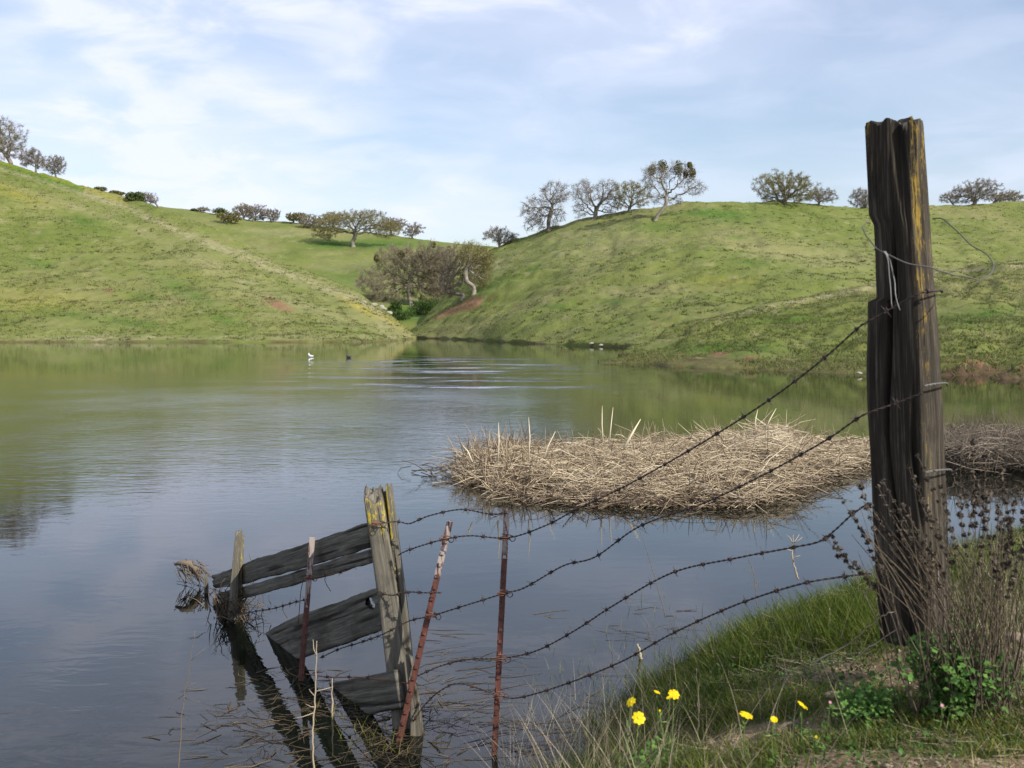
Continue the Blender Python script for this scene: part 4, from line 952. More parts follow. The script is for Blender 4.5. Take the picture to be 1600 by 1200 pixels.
wire('barbed_wire', [(1442, 614, 3.06), (1400, 630, 3.10), (1352, 647, 3.13), (1325, 664, 3.18), (1290, 688, 3.24), (1200, 738, 3.4), (1100, 786, 3.6), (1000, 822, 3.85), (930, 870, 4.0), (880, 884, 4.1), (820, 918, 4.22), (788, 927, 4.27), (730, 945, 4.36), (675, 962, 4.42), (640, 970, 4.5), (600, 990, 4.56), (565, 1003, 4.85), (530, 1014, 5.0), (500, 1028, 5.1)],
     'second long strand, looping below the topmost one to the big post')
wire('barbed_wire', [(1358, 785, 3.16), (1330, 805, 3.2), (1305, 828, 3.24), (1280, 846, 3.3), (1240, 855, 3.36), (1150, 872, 3.5), (1050, 895, 3.7), (960, 945, 3.9), (900, 984, 4.05), (840, 1016, 4.2), (788, 1028, 4.28), (735, 1030, 4.35), (690, 1040, 4.42), (648, 1058, 4.48)],
     'third long strand, sagging across the open water')
wire('barbed_wire', [(1362, 896, 3.16), (1310, 902, 3.2), (1245, 914, 3.26), (1150, 945, 3.45), (1050, 990, 3.7), (970, 1034, 3.9), (880, 1070, 4.1), (810, 1090, 4.25), (778, 1086, 4.3), (720, 1068, 4.38), (690, 1078, 4.42), (665, 1100, 4.48), (645, 1128, 4.5)],
     'lowest long strand running just above the grassy bank')
wire('barbed_wire', [(793, 802, 4.29), (765, 803, 4.32), (720, 796, 4.4), (670, 806, 4.48), (640, 818, 4.54), (622, 815, 4.57), (590, 818, 4.57)], 'short highest strand between the split post and the tall steel post')
wire('barbed_wire', [(690, 926, 4.42), (660, 926, 4.45), (640, 925, 4.5), (610, 930, 4.57), (585, 922, 4.6)], 'short level strand between the split post and the leaning steel post', barbs=.07)
wire('barbed_wire', [(579, 876, 4.8), (560, 880, 4.9), (545, 890, 5.0), (520, 897, 5.1), (490, 902, 5.18), (478, 903, 5.2)], 'rusty strand tied along the lower edge of the top board', rn=.8)
wire('barbed_wire', [(482, 936, 5.2), (460, 941, 5.4), (430, 950, 5.7), (400, 955, 6.0), (370, 960, 6.3), (345, 962, 6.5)], 'strand from the left steel post to the short post')
wire('barbed_wire', [(640, 1068, 4.5), (600, 1062, 4.6), (560, 1058, 4.8), (515, 1058, 5.0), (478, 1053, 5.15)], 'rusty strand low over the water before the lowest board', rn=.9, barbs=.2)
wire('wire_scrap', [(474, 905, 5.2), (470, 925, 5.22), (468, 950, 5.22), (466, 975, 5.23)], 'loose wire scrap hanging beside the left steel post', barbs=0, twist=False, group='loose wire scraps', cat='wire')
wire('wire_scrap', [(507, 905, 5.12), (511, 915, 5.12), (517, 924, 5.12)], 'short wire scrap hanging under the top board', barbs=0, twist=False, group='loose wire scraps', cat='wire')
wire('wire_scrap', [(440, 945, 5.6), (443, 956, 5.6), (449, 966, 5.6)], 'short wire scrap hanging from the strand left of the left steel post', barbs=0, twist=False, group='loose wire scraps', cat='wire')
wire('wire_loop', [(1459, 341, 3.36), (1475, 343, 3.30), (1490, 355, 3.24), (1512, 380, 3.20), (1540, 398, 3.16), (1552, 415, 3.1), (1550, 428, 3.04), (1535, 436, 3.0), (1500, 431, 2.98), (1460, 421, 2.97), (1420, 411, 2.98), (1390, 398, 3.0), (1372, 384, 3.04), (1360, 372, 3.08), (1350, 360, 3.12), (1344, 357, 3.16), (1350, 351, 3.2), (1360, 348, 3.25)],
     'smooth wire looped loosely round the big post, standing out to its right', barbs=0, twist=False, r_=.0021, wig=.02, mat='galv', rn=.0, group=None, cat='wire')
wire('wire_end', [(1384, 394, 3.0), (1392, 410, 3.0), (1399, 440, 3.01), (1400, 462, 3.01), (1405, 485, 3.02)], 'right of two pale wire ends dangling on the dark face of the big post', barbs=0, twist=False, mat='galv', r_=.0017, rn=.8, group='dangling wire ends', cat='wire', wig=.01)
wire('wire_end', [(1382, 392, 3.0), (1388, 405, 3.0), (1391, 440, 3.01), (1394, 480, 3.02)], 'left of two pale wire ends dangling on the dark face of the big post', barbs=0, twist=False, mat='galv', r_=.0017, rn=.8, group='dangling wire ends', cat='wire', wig=.006)
for y_, x0_, x1_, lb in ((600, 1444, 1478, 'pale wire wrap round the sunlit edge of the big post at mid height'), (735, 1446, 1484, 'pale wire wrap low on the sunlit edge of the big post'), (455, 1437, 1470, 'dark wire wrap high on the sunlit edge of the big post')):
    wire('wire_wrap', [(x0_, y_+3, 3.07), ((x0_+x1_)/2, y_, 3.10), (x1_, y_-1, 3.19), (x1_+2, y_+2, 3.26)], lb, barbs=0, mat='galv' if y_ > 500 else 'wire', rn=.15, r_=.0022, group='wire wraps on the big post', cat='wire')
for (x_, y_, d_, lb) in [(590, 818, 4.57, 'rusty wire knot near the top of the split post'), (695, 842, 4.44, 'wire clip knot high on the leaning steel post'), (675, 962, 4.43, 'looped wire clip low on the leaning steel post'), (790, 840, 4.29, 'wire clip on the tall steel post near its pale top'), (786, 927, 4.29, 'wire clip halfway up the tall steel post'), (484, 903, 5.2, 'rusty wire knot on the left steel post'), (780, 1086, 4.29, 'wire clip low on the tall steel post'), (783, 1028, 4.29, 'wire clip on the tall steel post under its middle')]:
    c = P(x_, y_, d_); mb = MB(); a_ = np.linspace(0, 5*np.pi, 44); rr = .022+.008*np.sin(a_*.7)
    mb.tube(np.column_stack([np.cos(a_)*rr, np.sin(a_)*rr*.8-.005, np.linspace(-.012, .014, 44)]), .0022, 5, .8)
    a_ = np.linspace(0, 2*np.pi, 18); mb.tube(np.column_stack([.03+np.cos(a_)*.012, -.02+0*a_, np.sin(a_)*.012]), .002, 5, .5)
    o = mb.build('wire_knot', M['wire']); o.location = c.tolist(); tag(o, lb, 'wire knot', 'wire knots on the fence posts')

# ------------------------------------------------------------------ dead reed island
def reed_field(name, foot, n, top, mat, label, seed, upright=.16, lnr=(.35, 1.1), wid=.011, bow=None):
    """foot: outline polygon on the water (x, y); top(x,y): heap height"""
    r = np.random.default_rng(seed); foot = np.array(foot); lo, hi = foot.min(0), foot.max(0)
    def inside(q):
        c = np.zeros(len(q), bool); j = len(foot)-1
        for i in range(len(foot)):
            xi, yi, xj, yj = *foot[i], *foot[j]
            m_ = ((yi > q[:, 1]) != (yj > q[:, 1])) & (q[:, 0] < (xj-xi)*(q[:, 1]-yi)/(yj-yi+1e-12)+xi); c ^= m_; j = i
        return c
    q = r.uniform(lo, hi, (n*4, 2)); q = q[inside(q)]; q = q[fbm(q[:, 0]*3, q[:, 1]*3, 4, seed+40) > .30+.12*(r.random(len(q)))][:n]; n = len(q); hz = top(q[:, 0], q[:, 1])
    up = r.random(n) < (upright(q) if callable(upright) else upright)
    z = np.where(up, 0.02, hz*r.random(n)**.45); ln = r.uniform(*lnr, n)*np.where(r.random(n) < .6, .55, 1)
    th = np.where(r.random(n) < .75, r.normal(0.12, .5, n), r.uniform(0, 6.28, n))+np.where(r.random(n) < .5, math.pi, 0)
    el = np.where(up, r.uniform(.6, 1.5, n), r.normal(.05, .24, n)+.5*(r.random(n) < .12))
    d = np.column_stack([np.cos(th)*np.cos(el), np.sin(th)*np.cos(el), np.sin(el)])
    ln = np.where(up, hz*r.uniform(.8, 1.5, n)+r.uniform(.05, .30, n), ln)
    p0 = np.column_stack([q, z]) - np.where(up, 0, .5)[:, None]*d*ln[:, None]; p3 = p0+d*ln[:, None]
    sag = r.uniform(-.06, .10, n)*ln; kink = r.normal(size=(n, 3))*.05*ln[:, None]
    p1 = p0+d*(ln*.35)[:, None]+kink; p2 = p0+d*(ln*.7)[:, None]+kink*.5; p1[:, 2] += sag; p2[:, 2] += sag*.8; p3[:, 2] -= np.where(up, 0, .03)
    for p in (p0, p1, p2, p3): p[:, 2] = np.maximum(p[:, 2], -.03)
    w = wid*r.uniform(.5, 1.3, n)/2
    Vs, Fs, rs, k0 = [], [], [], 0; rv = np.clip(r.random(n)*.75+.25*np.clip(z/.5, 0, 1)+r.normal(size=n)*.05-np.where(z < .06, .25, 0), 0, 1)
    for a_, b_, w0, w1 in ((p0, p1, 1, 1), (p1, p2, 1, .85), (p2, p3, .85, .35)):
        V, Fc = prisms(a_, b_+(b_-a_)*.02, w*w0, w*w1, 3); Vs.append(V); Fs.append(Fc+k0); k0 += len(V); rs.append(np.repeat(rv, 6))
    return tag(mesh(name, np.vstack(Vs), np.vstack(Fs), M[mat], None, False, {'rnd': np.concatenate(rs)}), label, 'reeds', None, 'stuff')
rf = [Wp(x, y)[:2] for x, y in [(706, 738), (725, 758), (780, 778), (850, 788), (960, 794), (1080, 795), (1180, 793), (1235, 775), (1280, 754), (1330, 738), (1390, 728), (1420, 716), (1380, 708), (1200, 706), (1000, 706), (850, 712), (770, 720), (725, 727)]]
def reed_top(x, y):
    px_ = 800+F*x/y; t = np.interp(px_, [680, 720, 780, 830, 900, 960, 1000, 1080, 1150, 1210, 1260, 1300, 1360, 1420], [.02, .14, .24, .20, .15, .18, .22, .20, .30, .42, .24, .24, .20, .18])
    front = np.interp(px_, [684, 760, 960, 1200, 1300, 1420], [735, 786, 802, 802, 757, 722]); yf = EYE*F/(front-510)
    return t*.92*sstep(-.1, 2.1, y-yf)**.8*(0.25+1.6*fbm(x*2.0, y*2.0, 4, 5)) + .02
reed_field('reeds', rf, 8500, reed_top, 'reed', 'pale tan heap of collapsed dead reeds lying on the pond', 5, upright=lambda q: .09+.36*sstep(.045, -.02, q[:, 0]/q[:, 1])*np.ones(len(q)))
gx_, gy_ = np.meshgrid(np.linspace(-.9, 5.8, 110), np.linspace(9.9, 16.5, 90)); hz_ = reed_top(gx_, gy_)
def inpoly(poly, X_, Y_):
    c = np.zeros(X_.shape, bool); j = len(poly)-1
    for i in range(len(poly)):
        xi, yi = poly[i]; xj, yj = poly[j]; c ^= ((yi > Y_) != (yj > Y_)) & (X_ < (xj-xi)*(Y_-yi)/(yj-yi+1e-12)+xi); j = i
    return c
ins = inpoly(rf, gx_, gy_); 
mz = np.where(ins, hz_*.62-.03, -.35)+(fbm(gx_*9, gy_*9, 3, 3)-.5)*.08-np.where(ins, .12, 0)
tag(mesh('reed_litter', np.stack([gx_, gy_, mz], -1).reshape(-1, 3), grid_faces(*gx_.shape), M['weed'], None, True, {'rnd': rng.random(gx_.size)*.4}), 'matted dark litter inside the heap of dead reeds', 'reed litter', None, 'stuff')
rf2 = [Wp(x, y)[:2] for x, y in [(1455, 735), (1540, 742), (1700, 745), (1760, 715), (1640, 700), (1455, 702)]]
reed_field('reeds', rf2, 3500, lambda x, y: .16+.34*fbm(x*1.3, y*1.3, 3, 8), 'reed_dark', 'grey brown reed tangle on the pond right of the big post', 6, upright=.3, wid=.010)
# standing taller stalks over the island, each a thing one could count
for i, (x0_, y0_, x1_, y1_, d_, lb) in enumerate([(826, 715, 826, 652, 11.6, 'tall pale stalk over the left half of the reed heap'), (778, 720, 779, 660, 11.4, 'upright stalk near the left end of the reed heap'), (738, 722, 722, 695, 11.3, 'short leaning stalk at the left tip of the reed heap'),
        (975, 700, 1001, 655, 12.2, 'thick leaning pale blade over the middle of the reed heap'), (942, 690, 941, 634, 12.4, 'thin upright stalk left of the thick pale blade'), (952, 690, 958, 636, 12.4, 'thin leaning stalk just left of the thick pale blade'),
        (1180, 670, 1184, 640, 12.8, 'slim stalk on the peak of the reed heap'), (1195, 672, 1213, 638, 12.8, 'slim right-leaning stalk on the peak of the reed heap'), (850, 715, 868, 674, 11.8, 'bent stalk right of the tall pale one on the reed heap')]):
    a_, b_ = P(x0_, y0_, d_), P(x1_, y1_, d_+.05); mb = MB(); w_ = .020 if i == 3 else .010
    mb.tube([a_*0, (b_-a_)*.5+rng.normal(size=3)*.01, b_-a_], [w_, w_*.8, w_*.2], 5, .85); o = mb.build('reed_stalk', M['reed']); o.location = a_.tolist(); tag(o, lb, 'reed', 'taller stalks on the reed heap')
# driftwood twig at the left tip
mb = MB(); c = P(690, 738, 12.8)
for i in range(34):
    a_ = rng.normal(size=3)*np.array((.22, .12, .03)); b_ = a_+rng.normal(size=3)*np.array((.22, .1, .10)); a_[2] = max(a_[2], -.02); mb.tube([a_, (a_+b_)/2+rng.normal(size=3)*.02, b_], [.006, .005, .002], 4, rng.random()*.6)
o = mb.build('drift_twigs', M['reed_dark']); o.location = (c[0], c[1], .05); tag(o, 'dark tangle of drift twigs at the left tip of the reed heap', 'twigs')

# ------------------------------------------------------------------ floating and sunken weed around the old fence
def strands(name, cx, cy, n, mat, label, zr=(-.03, .012), lnr=(.05, .28), wid=.003, seed=1, elr=.04, cat='water weed', dirx=None, zadd=0):
    r = np.random.default_rng(seed); a_ = np.column_stack([cx, cy, r.uniform(*zr, len(cx))+zadd]); n = len(cx)
    th = r.uniform(0, 6.28, n) if dirx is None else r.normal(dirx, .5, n); ln = r.uniform(*lnr, n); el = r.normal(0, elr, n); d = np.column_stack([np.cos(th), np.sin(th), el])
    k = r.normal(size=(n, 3))*np.array((.12, .12, 0))*ln[:, None]; m_ = a_+d*(ln*.5)[:, None]+k; e = a_+d*ln[:, None]; w = np.full(n, wid)*r.uniform(.4, 1.3, n)
    V1, F1 = prisms(a_, m_, w, w, 3); V2, F2 = prisms(m_, e, w, w*.4, 3); rv = np.repeat(r.random(n), 6)
    return tag(mesh(name, np.vstack([V1, V2]), np.vstack([F1, F2+len(V1)]), M[mat], None, False, {'rnd': np.concatenate([rv, rv])}), label, cat, None, 'stuff')
r = np.random.default_rng(9)
pxs, pys = r.normal(555, 115, 16000), r.normal(1130, 60, 16000); k = (pys > 1045) & (pys < 1330) & (pxs < 720) & (fbm(pxs*.012, pys*.02, 4, 6) > .46) & (pys > 1030+np.abs(pxs-600)*.10)
pp = np.array([Wp(x, y) for x, y in zip(pxs[k], pys[k])]); strands('pond_weed', pp[:, 0], pp[:, 1], len(pp), 'weed', 'brown sodden weed mat floating round the foot of the old fence', seed=2, zr=(-.05, .002), lnr=(.05, .2), wid=.0022)
pxs, pys = r.uniform(650, 1130, 900), r.uniform(950, 1190, 900); k = fbm(pxs*.012, pys*.02, 3, 16) > .53; pp = np.array([Wp(x, y) for x, y in zip(pxs[k], pys[k])])
strands('floating_stems', pp[:, 0], pp[:, 1], len(pp), 'weed', 'thin drowned stems floating between the steel posts and the bank', seed=3, zr=(-.004, .004), lnr=(.05, .4), wid=.0016, dirx=.1)
# debris caught on the short post and at the far left
mb = MB(); c = P(366, 962, 6.4)
for i in range(260):
    a_ = rng.normal(size=3)*np.array((.06, .05, .07)); b_ = a_+rng.normal(size=3)*np.array((.07, .05, .10)); mb.tube([a_, (a_+b_)/2+rng.normal(size=3)*.015, b_], [.0035, .003, .001], 3, rng.random())
o = mb.build('caught_debris', M['weed']); o.location = (c[0], c[1], .03); tag(o, 'dark weedy debris caught round the foot of the short post', 'debris')
mb = MB(); c = P(296, 920, 7.2)
mb.tube([(-.11, .02, .035), (-.05, 0, .055), (.01, 0, .045), (.05, .01, .0), (.07, 0, -.07)], [.010, .020, .026, .024, .008], 7, .8)
for i in range(70):
    s_ = rng.random(); a_ = np.array((-.10+.18*s_, 0, .02-.0*s_+rng.normal()*.02))+rng.normal(size=3)*.012; b_ = a_+np.array((.06+rng.normal()*.02, rng.normal()*.03, -.11*rng.random()-.03)); mb.tube([a_, (a_+b_)/2+rng.normal(size=3)*.01, b_], [.003, .003, .001], 4, rng.random())
o = mb.build('drift_clump', M['stem_dry']); o.location = c.tolist(); o.location.z = max(o.location.z, .12); tag(o, 'drooping brown clump of driftwood and stalks at the far left end of the fence', 'debris')
post_lr_o = P(321, 960, 7.0); mb = MB()
o = empty('rotten_stake', post_lr_o.tolist(), 'thin rotten stake beside the pale straw clump in the water', 'stake')
post_lr('stake_wood', [(960, 316, 324), (930, 318, 325), (902, 319, 323)], 7.0, .035, 'grey_wood', o, 81, post_lr_o, rows=40, groove=.005, gscale=80, top_rag=.02, nu=8)
wire('wire_scrap', [(276, 908, 7.3), (300, 912, 7.2), (320, 918, 7.0), (338, 922, 6.8), (352, 930, 6.6)], 'thin wire from the short post to the rotten stake and straw clump', barbs=.18, twist=False, group='loose wire scraps', cat='wire')
wire('wire_scrap', [(330, 945, 6.8), (338, 955, 6.7), (348, 966, 6.6), (356, 975, 6.5)], 'rusty wire slanting into the water left of the short post', barbs=0, twist=False, group='loose wire scraps', rn=1, r_=.004, cat='wire')

# ------------------------------------------------------------------ ducks far out
def duck(px, py, lb, white):
    c = Wp(px, py); root = empty('duck', c.tolist(), lb, 'duck', 'ducks on the pond'); mb = MB()
    mb.tube([(-.20, 0, .10), (-.14, 0, .075), (-.05, 0, .06), (.06, 0, .06), (.13, 0, .07), (.16, 0, .12), (.165, 0, .18), (.175, 0, .215), (.20, 0, .225), (.215, 0, .22)], [.01, .05, .09, .095, .07, .045, .035, .042, .035, .012], 10, white); mb.build('body', M['feather'], root)
    mb = MB(); mb.tube([(.205, 0, .215), (.255, 0, .205)], [.014, .006], 6, .2); mb.build('bill', M['flower_eye'], root)
    if white > .5: mb = MB(); mb.tube([(-.2, .0, .12), (-.05, 0, .125), (.08, 0, .11)], [.01, .05, .01], 8, 0.0); mb.build('dark_back', M['feather'], root)
    root.rotation_euler = (0, 0, 2.6)
duck(486, 558, 'white duck floating far out near the left hill reflection', 1.0); duck(545, 559, 'dark duck floating right of the white one far out', 0.05)

# ------------------------------------------------------------------ grass of the bank
r = np.random.default_rng(21)
def bank_pts(n, x0=-1.5, x1=5, y0=1.3, y1=8.3):
    q = np.column_stack([r.uniform(x0, x1, n), r.uniform(y0, y1, n)]); d = shore_d(q[:, 0], q[:, 1]); z = bank_z(q[:, 0], q[:, 1]); px_, py_ = proj(np.column_stack([q, z]))
    return q, d, z, px_, py_
q, d, z, px_, py_ = bank_pts(620000); dist = q[:, 1]
clump = fbm(q[:, 0]*3.5, q[:, 1]*3.5, 4, 50); bare_ = bare_at(q[:, 0], q[:, 1])
k = (d > -.10) & (px_ > -60) & (px_ < 1680) & (py_ < 1300) & (r.random(len(d)) < (1-.93*bare_)*sstep(.22, .46, clump)*(.45+.55*sstep(4.5, 2, dist))*1.0)
q, d, z, clump, bare_ = q[k], d[k], z[k], clump[k], bare_[k]; n = len(q)
edge = np.exp(-((d-.35)/.5)**2); tus = fbm(q[:, 0]*6.5, q[:, 1]*6.5, 3, 53); ln = (.018+.055*clump)*r.uniform(.6, 1.5, n)*(.4+1.3*tus)+edge*r.uniform(.01, .17, n)*sstep(.30, .62, tus)
V, Fc, m = blades(np.column_stack([q, z-.008]), ln, r.normal(size=(n, 2))*.38+np.array((-.10, .02)), r.uniform(.0022, .0048, n), .3, 3, r)
yl = fbm(q[:, 0]*2.2, q[:, 1]*2.2, 3, 91); rn = np.clip(r.normal(.30, .20, n)+(yl-.4)*.8+(r.random(n) < .16)*.6-edge*.20, 0, 1)  # edge term darkens blades along the bank, shade put into their colour
tag(mesh('grass', V, Fc, M['grass'], None, False, {'rnd': np.repeat(rn, m)}), 'short green grass growing over the near bank', 'grass', None, 'stuff'); print('grass', n)
# low broad-leaf cover
q, d, z, px_, py_ = bank_pts(60000); cl = fbm(q[:, 0]*2.6+9, q[:, 1]*2.6, 4, 61); k = (d > .15) & (px_ > 700) & (px_ < 1680) & (cl > .50) & (py_ < 1300); q, z, cl = q[k], z[k], cl[k]
c = np.column_stack([q, z+r.uniform(.004, .035, len(q))]); V, Fc = quads(c, r.uniform(.004, .009, len(c)), r)
tag(mesh('ground_cover', V, Fc, M['leaf_herb'], None, False, {'rnd': np.repeat(r.random(len(c))*.7, 4)}), 'low leafy ground cover between the grass on the bank', 'ground cover', None, 'stuff')
# pebbles and crumbs on bare soil
q, d, z, px_, py_ = bank_pts(26000); k = (d > .3) & (px_ > 800) & (px_ < 1680) & (py_ < 1300) & (bare_at(q[:, 0], q[:, 1]) > .4); q, z = q[k], z[k]; n = len(q)
sz = np.abs(r.normal(0, .005, n))+.002; oc = np.array([(1, 0, 0), (-1, 0, 0), (0, 1, 0), (0, -1, 0), (0, 0, .7), (0, 0, -.7)])*1.0
V = (np.column_stack([q, z+sz*.2])[:, None]+oc[None]*sz[:, None, None]*r.uniform(.5, 1.3, (n, 6, 1))).reshape(-1, 3); T_ = np.array([(0, 2, 4), (2, 1, 4), (1, 3, 4), (3, 0, 4), (2, 0, 5), (1, 2, 5), (3, 1, 5), (0, 3, 5)])
tag(mesh('gravel', V, (np.arange(n)[:, None, None]*6+T_[None]).reshape(-1, 3), M['rock'], None, False, {'rnd': np.repeat(r.random(n), 6)}), 'small stones and soil crumbs on the bare patches of the bank', 'gravel', None, 'stuff')

def dry_grass(name, spots, label, lnr, seed, mat='straw', w=(.0010, .0026), lean=.25, heads=True):
    r2 = np.random.default_rng(seed); b_ = []
    for (px, py, sx, sy, n) in spots:
        x, y = r2.normal(px, sx, n), r2.normal(py, sy, n); zz_ = np.full(n, .3)
        for _k in range(5):
            t_ = (zz_-EYE)/(-sp_+(600-y)/F*cp); X_, Y_ = (x-800)/F*t_, (cp+(600-y)/F*sp_)*t_; zz_ = np.clip(bank_z(X_, Y_), -.25, .95)
        b_.append(np.column_stack([X_, Y_, zz_-.01]))
    b_ = np.vstack(b_); n = len(b_); ln = r2.uniform(*lnr, n)
    V, Fc, m = blades(b_, ln, r2.normal(size=(n, 2))*lean, r2.uniform(*w, n), .22, 5, r2)
    return tag(mesh(name, V, Fc, M[mat], None, False, {'rnd': np.repeat(r2.random(n)*(.62 if mat == 'grass' else 1), m)}), label, 'grass', None, 'stuff')  # green blades keep to darker tones, shade of the bank edge in their colour
dry_grass('dry_grass', [(880, 1225, 70, 40, 620), (820, 1225, 35, 20, 50), (960, 1200, 50, 30, 90), (1040, 1130, 70, 45, 35)], 'tall straw-coloured dead grass at the water edge in the lower middle', (.12, .42), 31)
dry_grass('dry_grass', [(1300, 1050, 120, 40, 40), (1100, 1180, 120, 50, 90), (1540, 1010, 50, 50, 260), (1590, 960, 30, 50, 240)], 'scattered straw stems rising over the green bank', (.10, .34), 33)
dry_grass('shore_grass', [(1240, 985, 75, 22, 2600), (1150, 1015, 50, 25, 1000), (1330, 960, 30, 16, 900), (1385, 1000, 22, 10, 420), (1330, 1005, 30, 10, 350), (1040, 1080, 55, 35, 900), (950, 1150, 45, 35, 600)], 'lush long green grass along the shaded edge of the bank', (.05, .18), 35, 'grass', (.0025, .005), .30)
dry_grass('shore_grass', [(1560, 930, 40, 30, 900)], 'long green grass behind the dry shrub at the right', (.08, .22), 37, 'grass', (.0025, .005), .30)
# thin sprouts in shallow water
pp = []
for (px, py, sx, sy, n) in [(1060, 990, 45, 35, 90), (960, 1040, 60, 30, 70), (880, 1090, 60, 30, 60), (600, 1130, 55, 22, 90), (560, 1165, 60, 30, 60), (1000, 960, 20, 20, 20)]:
    for _ in range(n): pp.append(Wp(r.normal(px, sx), r.normal(py, sy)))
pp = np.array(pp); n = len(pp); V, Fc, m = blades(pp-np.array((0, 0, .02)), r.uniform(.04, .13, n), r.normal(size=(n, 2))*.25, r.uniform(.002, .0035, n), .2, 3, r)
tag(mesh('water_sprouts', V, Fc, M['grass'], None, False, {'rnd': np.repeat(r.uniform(.5, 1, n), m)}), 'thin green sprouts standing in the shallows', 'sprouts', None, 'stuff')

q, d, z, px_, py_ = bank_pts(90000); k = (d > .05) & (px_ > 760) & (px_ < 1680) & (py_ < 1300) & (fbm(q[:, 0]*2.4, q[:, 1]*2.4, 4, 101)+r.random(len(d))*.2 > .53); q, z = q[k], z[k]
strands('thatch', q[:, 0], q[:, 1], len(q), 'straw', 'dead grass thatch and straw litter lying over the near bank', seed=14, zr=(0, .012), lnr=(.02, .13), wid=.0009, elr=.18, cat='dead grass', zadd=z)
q, d, z, px_, py_ = bank_pts(90000); cl = fbm(q[:, 0]*3.1+19, q[:, 1]*3.1, 4, 161); k = (d > .1) & (px_ > 760) & (px_ < 1680) & (cl > .57) & (py_ < 1300); q, z, cl = q[k], z[k], cl[k]
c = np.column_stack([q, z+r.uniform(.004, .06, len(q))*(cl-.5)*6]); V, Fc = quads(c, r.uniform(.005, .012, len(c)), r)
tag(mesh('broadleaf_weeds', V, Fc, M['leaf_brush'], None, False, {'rnd': np.repeat(r.random(len(c)), 4)}), 'dark broad-leaved weeds in clumps over the near bank', 'weeds', None, 'stuff')

def stalk(pts, label, r0=.004, mat='straw', branches=0, name='dead_stalk', seed=0, group='dead stalks by the water'):
    r2 = np.random.default_rng(500+seed); p = spline(np.array([P(*q_) for q_ in pts]), 8); org = p[0].copy(); n = len(p); mb = MB(); p = p+r2.normal(size=p.shape)*.0015
    mb.tube(p-org, np.linspace(r0, r0*.35, n), 5, .8)
    for i in range(branches):
        k = r2.integers(n//4, n-2); d = r2.normal(size=3)*np.array((1, .6, .5))+np.array((0, 0, .7)); d /= np.linalg.norm(d); l = r2.uniform(.03, .09); mb.tube([p[k]-org, p[k]-org+d*l*.5+r2.normal(size=3)*.004, p[k]-org+d*l], [r0*.5, r0*.4, r0*.2], 4, .8)
    o = mb.build(name, M[mat]); o.location = org.tolist(); return tag(o, label, 'stalk', group)
stalk([(491, 1225, 4.1), (489, 1150, 4.1), (493, 1080, 4.12), (494, 1040, 4.12), (495, 1000, 4.13)], 'pale upright dead stalk in front of the old fence boards', .0045, branches=6, seed=1)
stalk([(279, 1215, 4.1), (284, 1120, 4.1), (293, 1060, 4.1), (305, 985, 4.1)], 'faint thin stalk standing in the water at the lower left', .0028, branches=5, seed=2, mat='stem_dry')
stalk([(519, 1120, 4.75), (519, 1060, 4.75)], 'short straw stub before the lowest board', .006, seed=3)
stalk([(1002, 1042, 5.6), (1000, 1020, 5.6), (996, 1006, 5.6)], 'short pale snag standing in the shallows by the bank', .013, seed=4, name='snag')
stalk([(1247, 905, 6.0), (1238, 870, 6.0), (1240, 835, 6.0)], 'pale dead twig above the bank left of the big post', .006, branches=7, seed=5)
stalk([(1183, 950, 6.0), (1178, 900, 6.0), (1165, 860, 6.0)], 'fine grey weed stem above the bank in open water', .003, branches=9, seed=6, mat='stem_dry')
stalk([(1297, 1035, 4.2), (1296, 990, 4.2), (1297, 952, 4.2)], 'straight pale stem on the bank just left of the big post', .0035, seed=7)
stalk([(1090, 1160, 3.4), (1092, 1110, 3.4), (1088, 1045, 3.4)], 'pale stiff stem rising between the yellow flowers', .0032, branches=2, seed=8)
stalk([(1270, 1035, 3.4), (1320, 1010, 3.4), (1375, 965, 3.0), (1400, 955, 2.95)], 'bent dry stem arching left from the shrub at the big post', .003, seed=9)
stalk([(1328, 1040, 3.2), (1350, 1018, 3.1), (1400, 985, 3.0)], 'straw stem lying aslant below the shrub', .003, seed=10)
for i, (pts, lb) in enumerate([([(1330, 1000, 3.6), (1050, 970, 4.8), (1030, 940, 5.0)], '')][:0]): pass
stalk([(1040, 965, 5.4), (1020, 890, 5.4), (998, 825, 5.4), (985, 800, 5.4)], 'long thin dark stem arching above the water before the reeds', .0022, mat='stem_dry', seed=11)

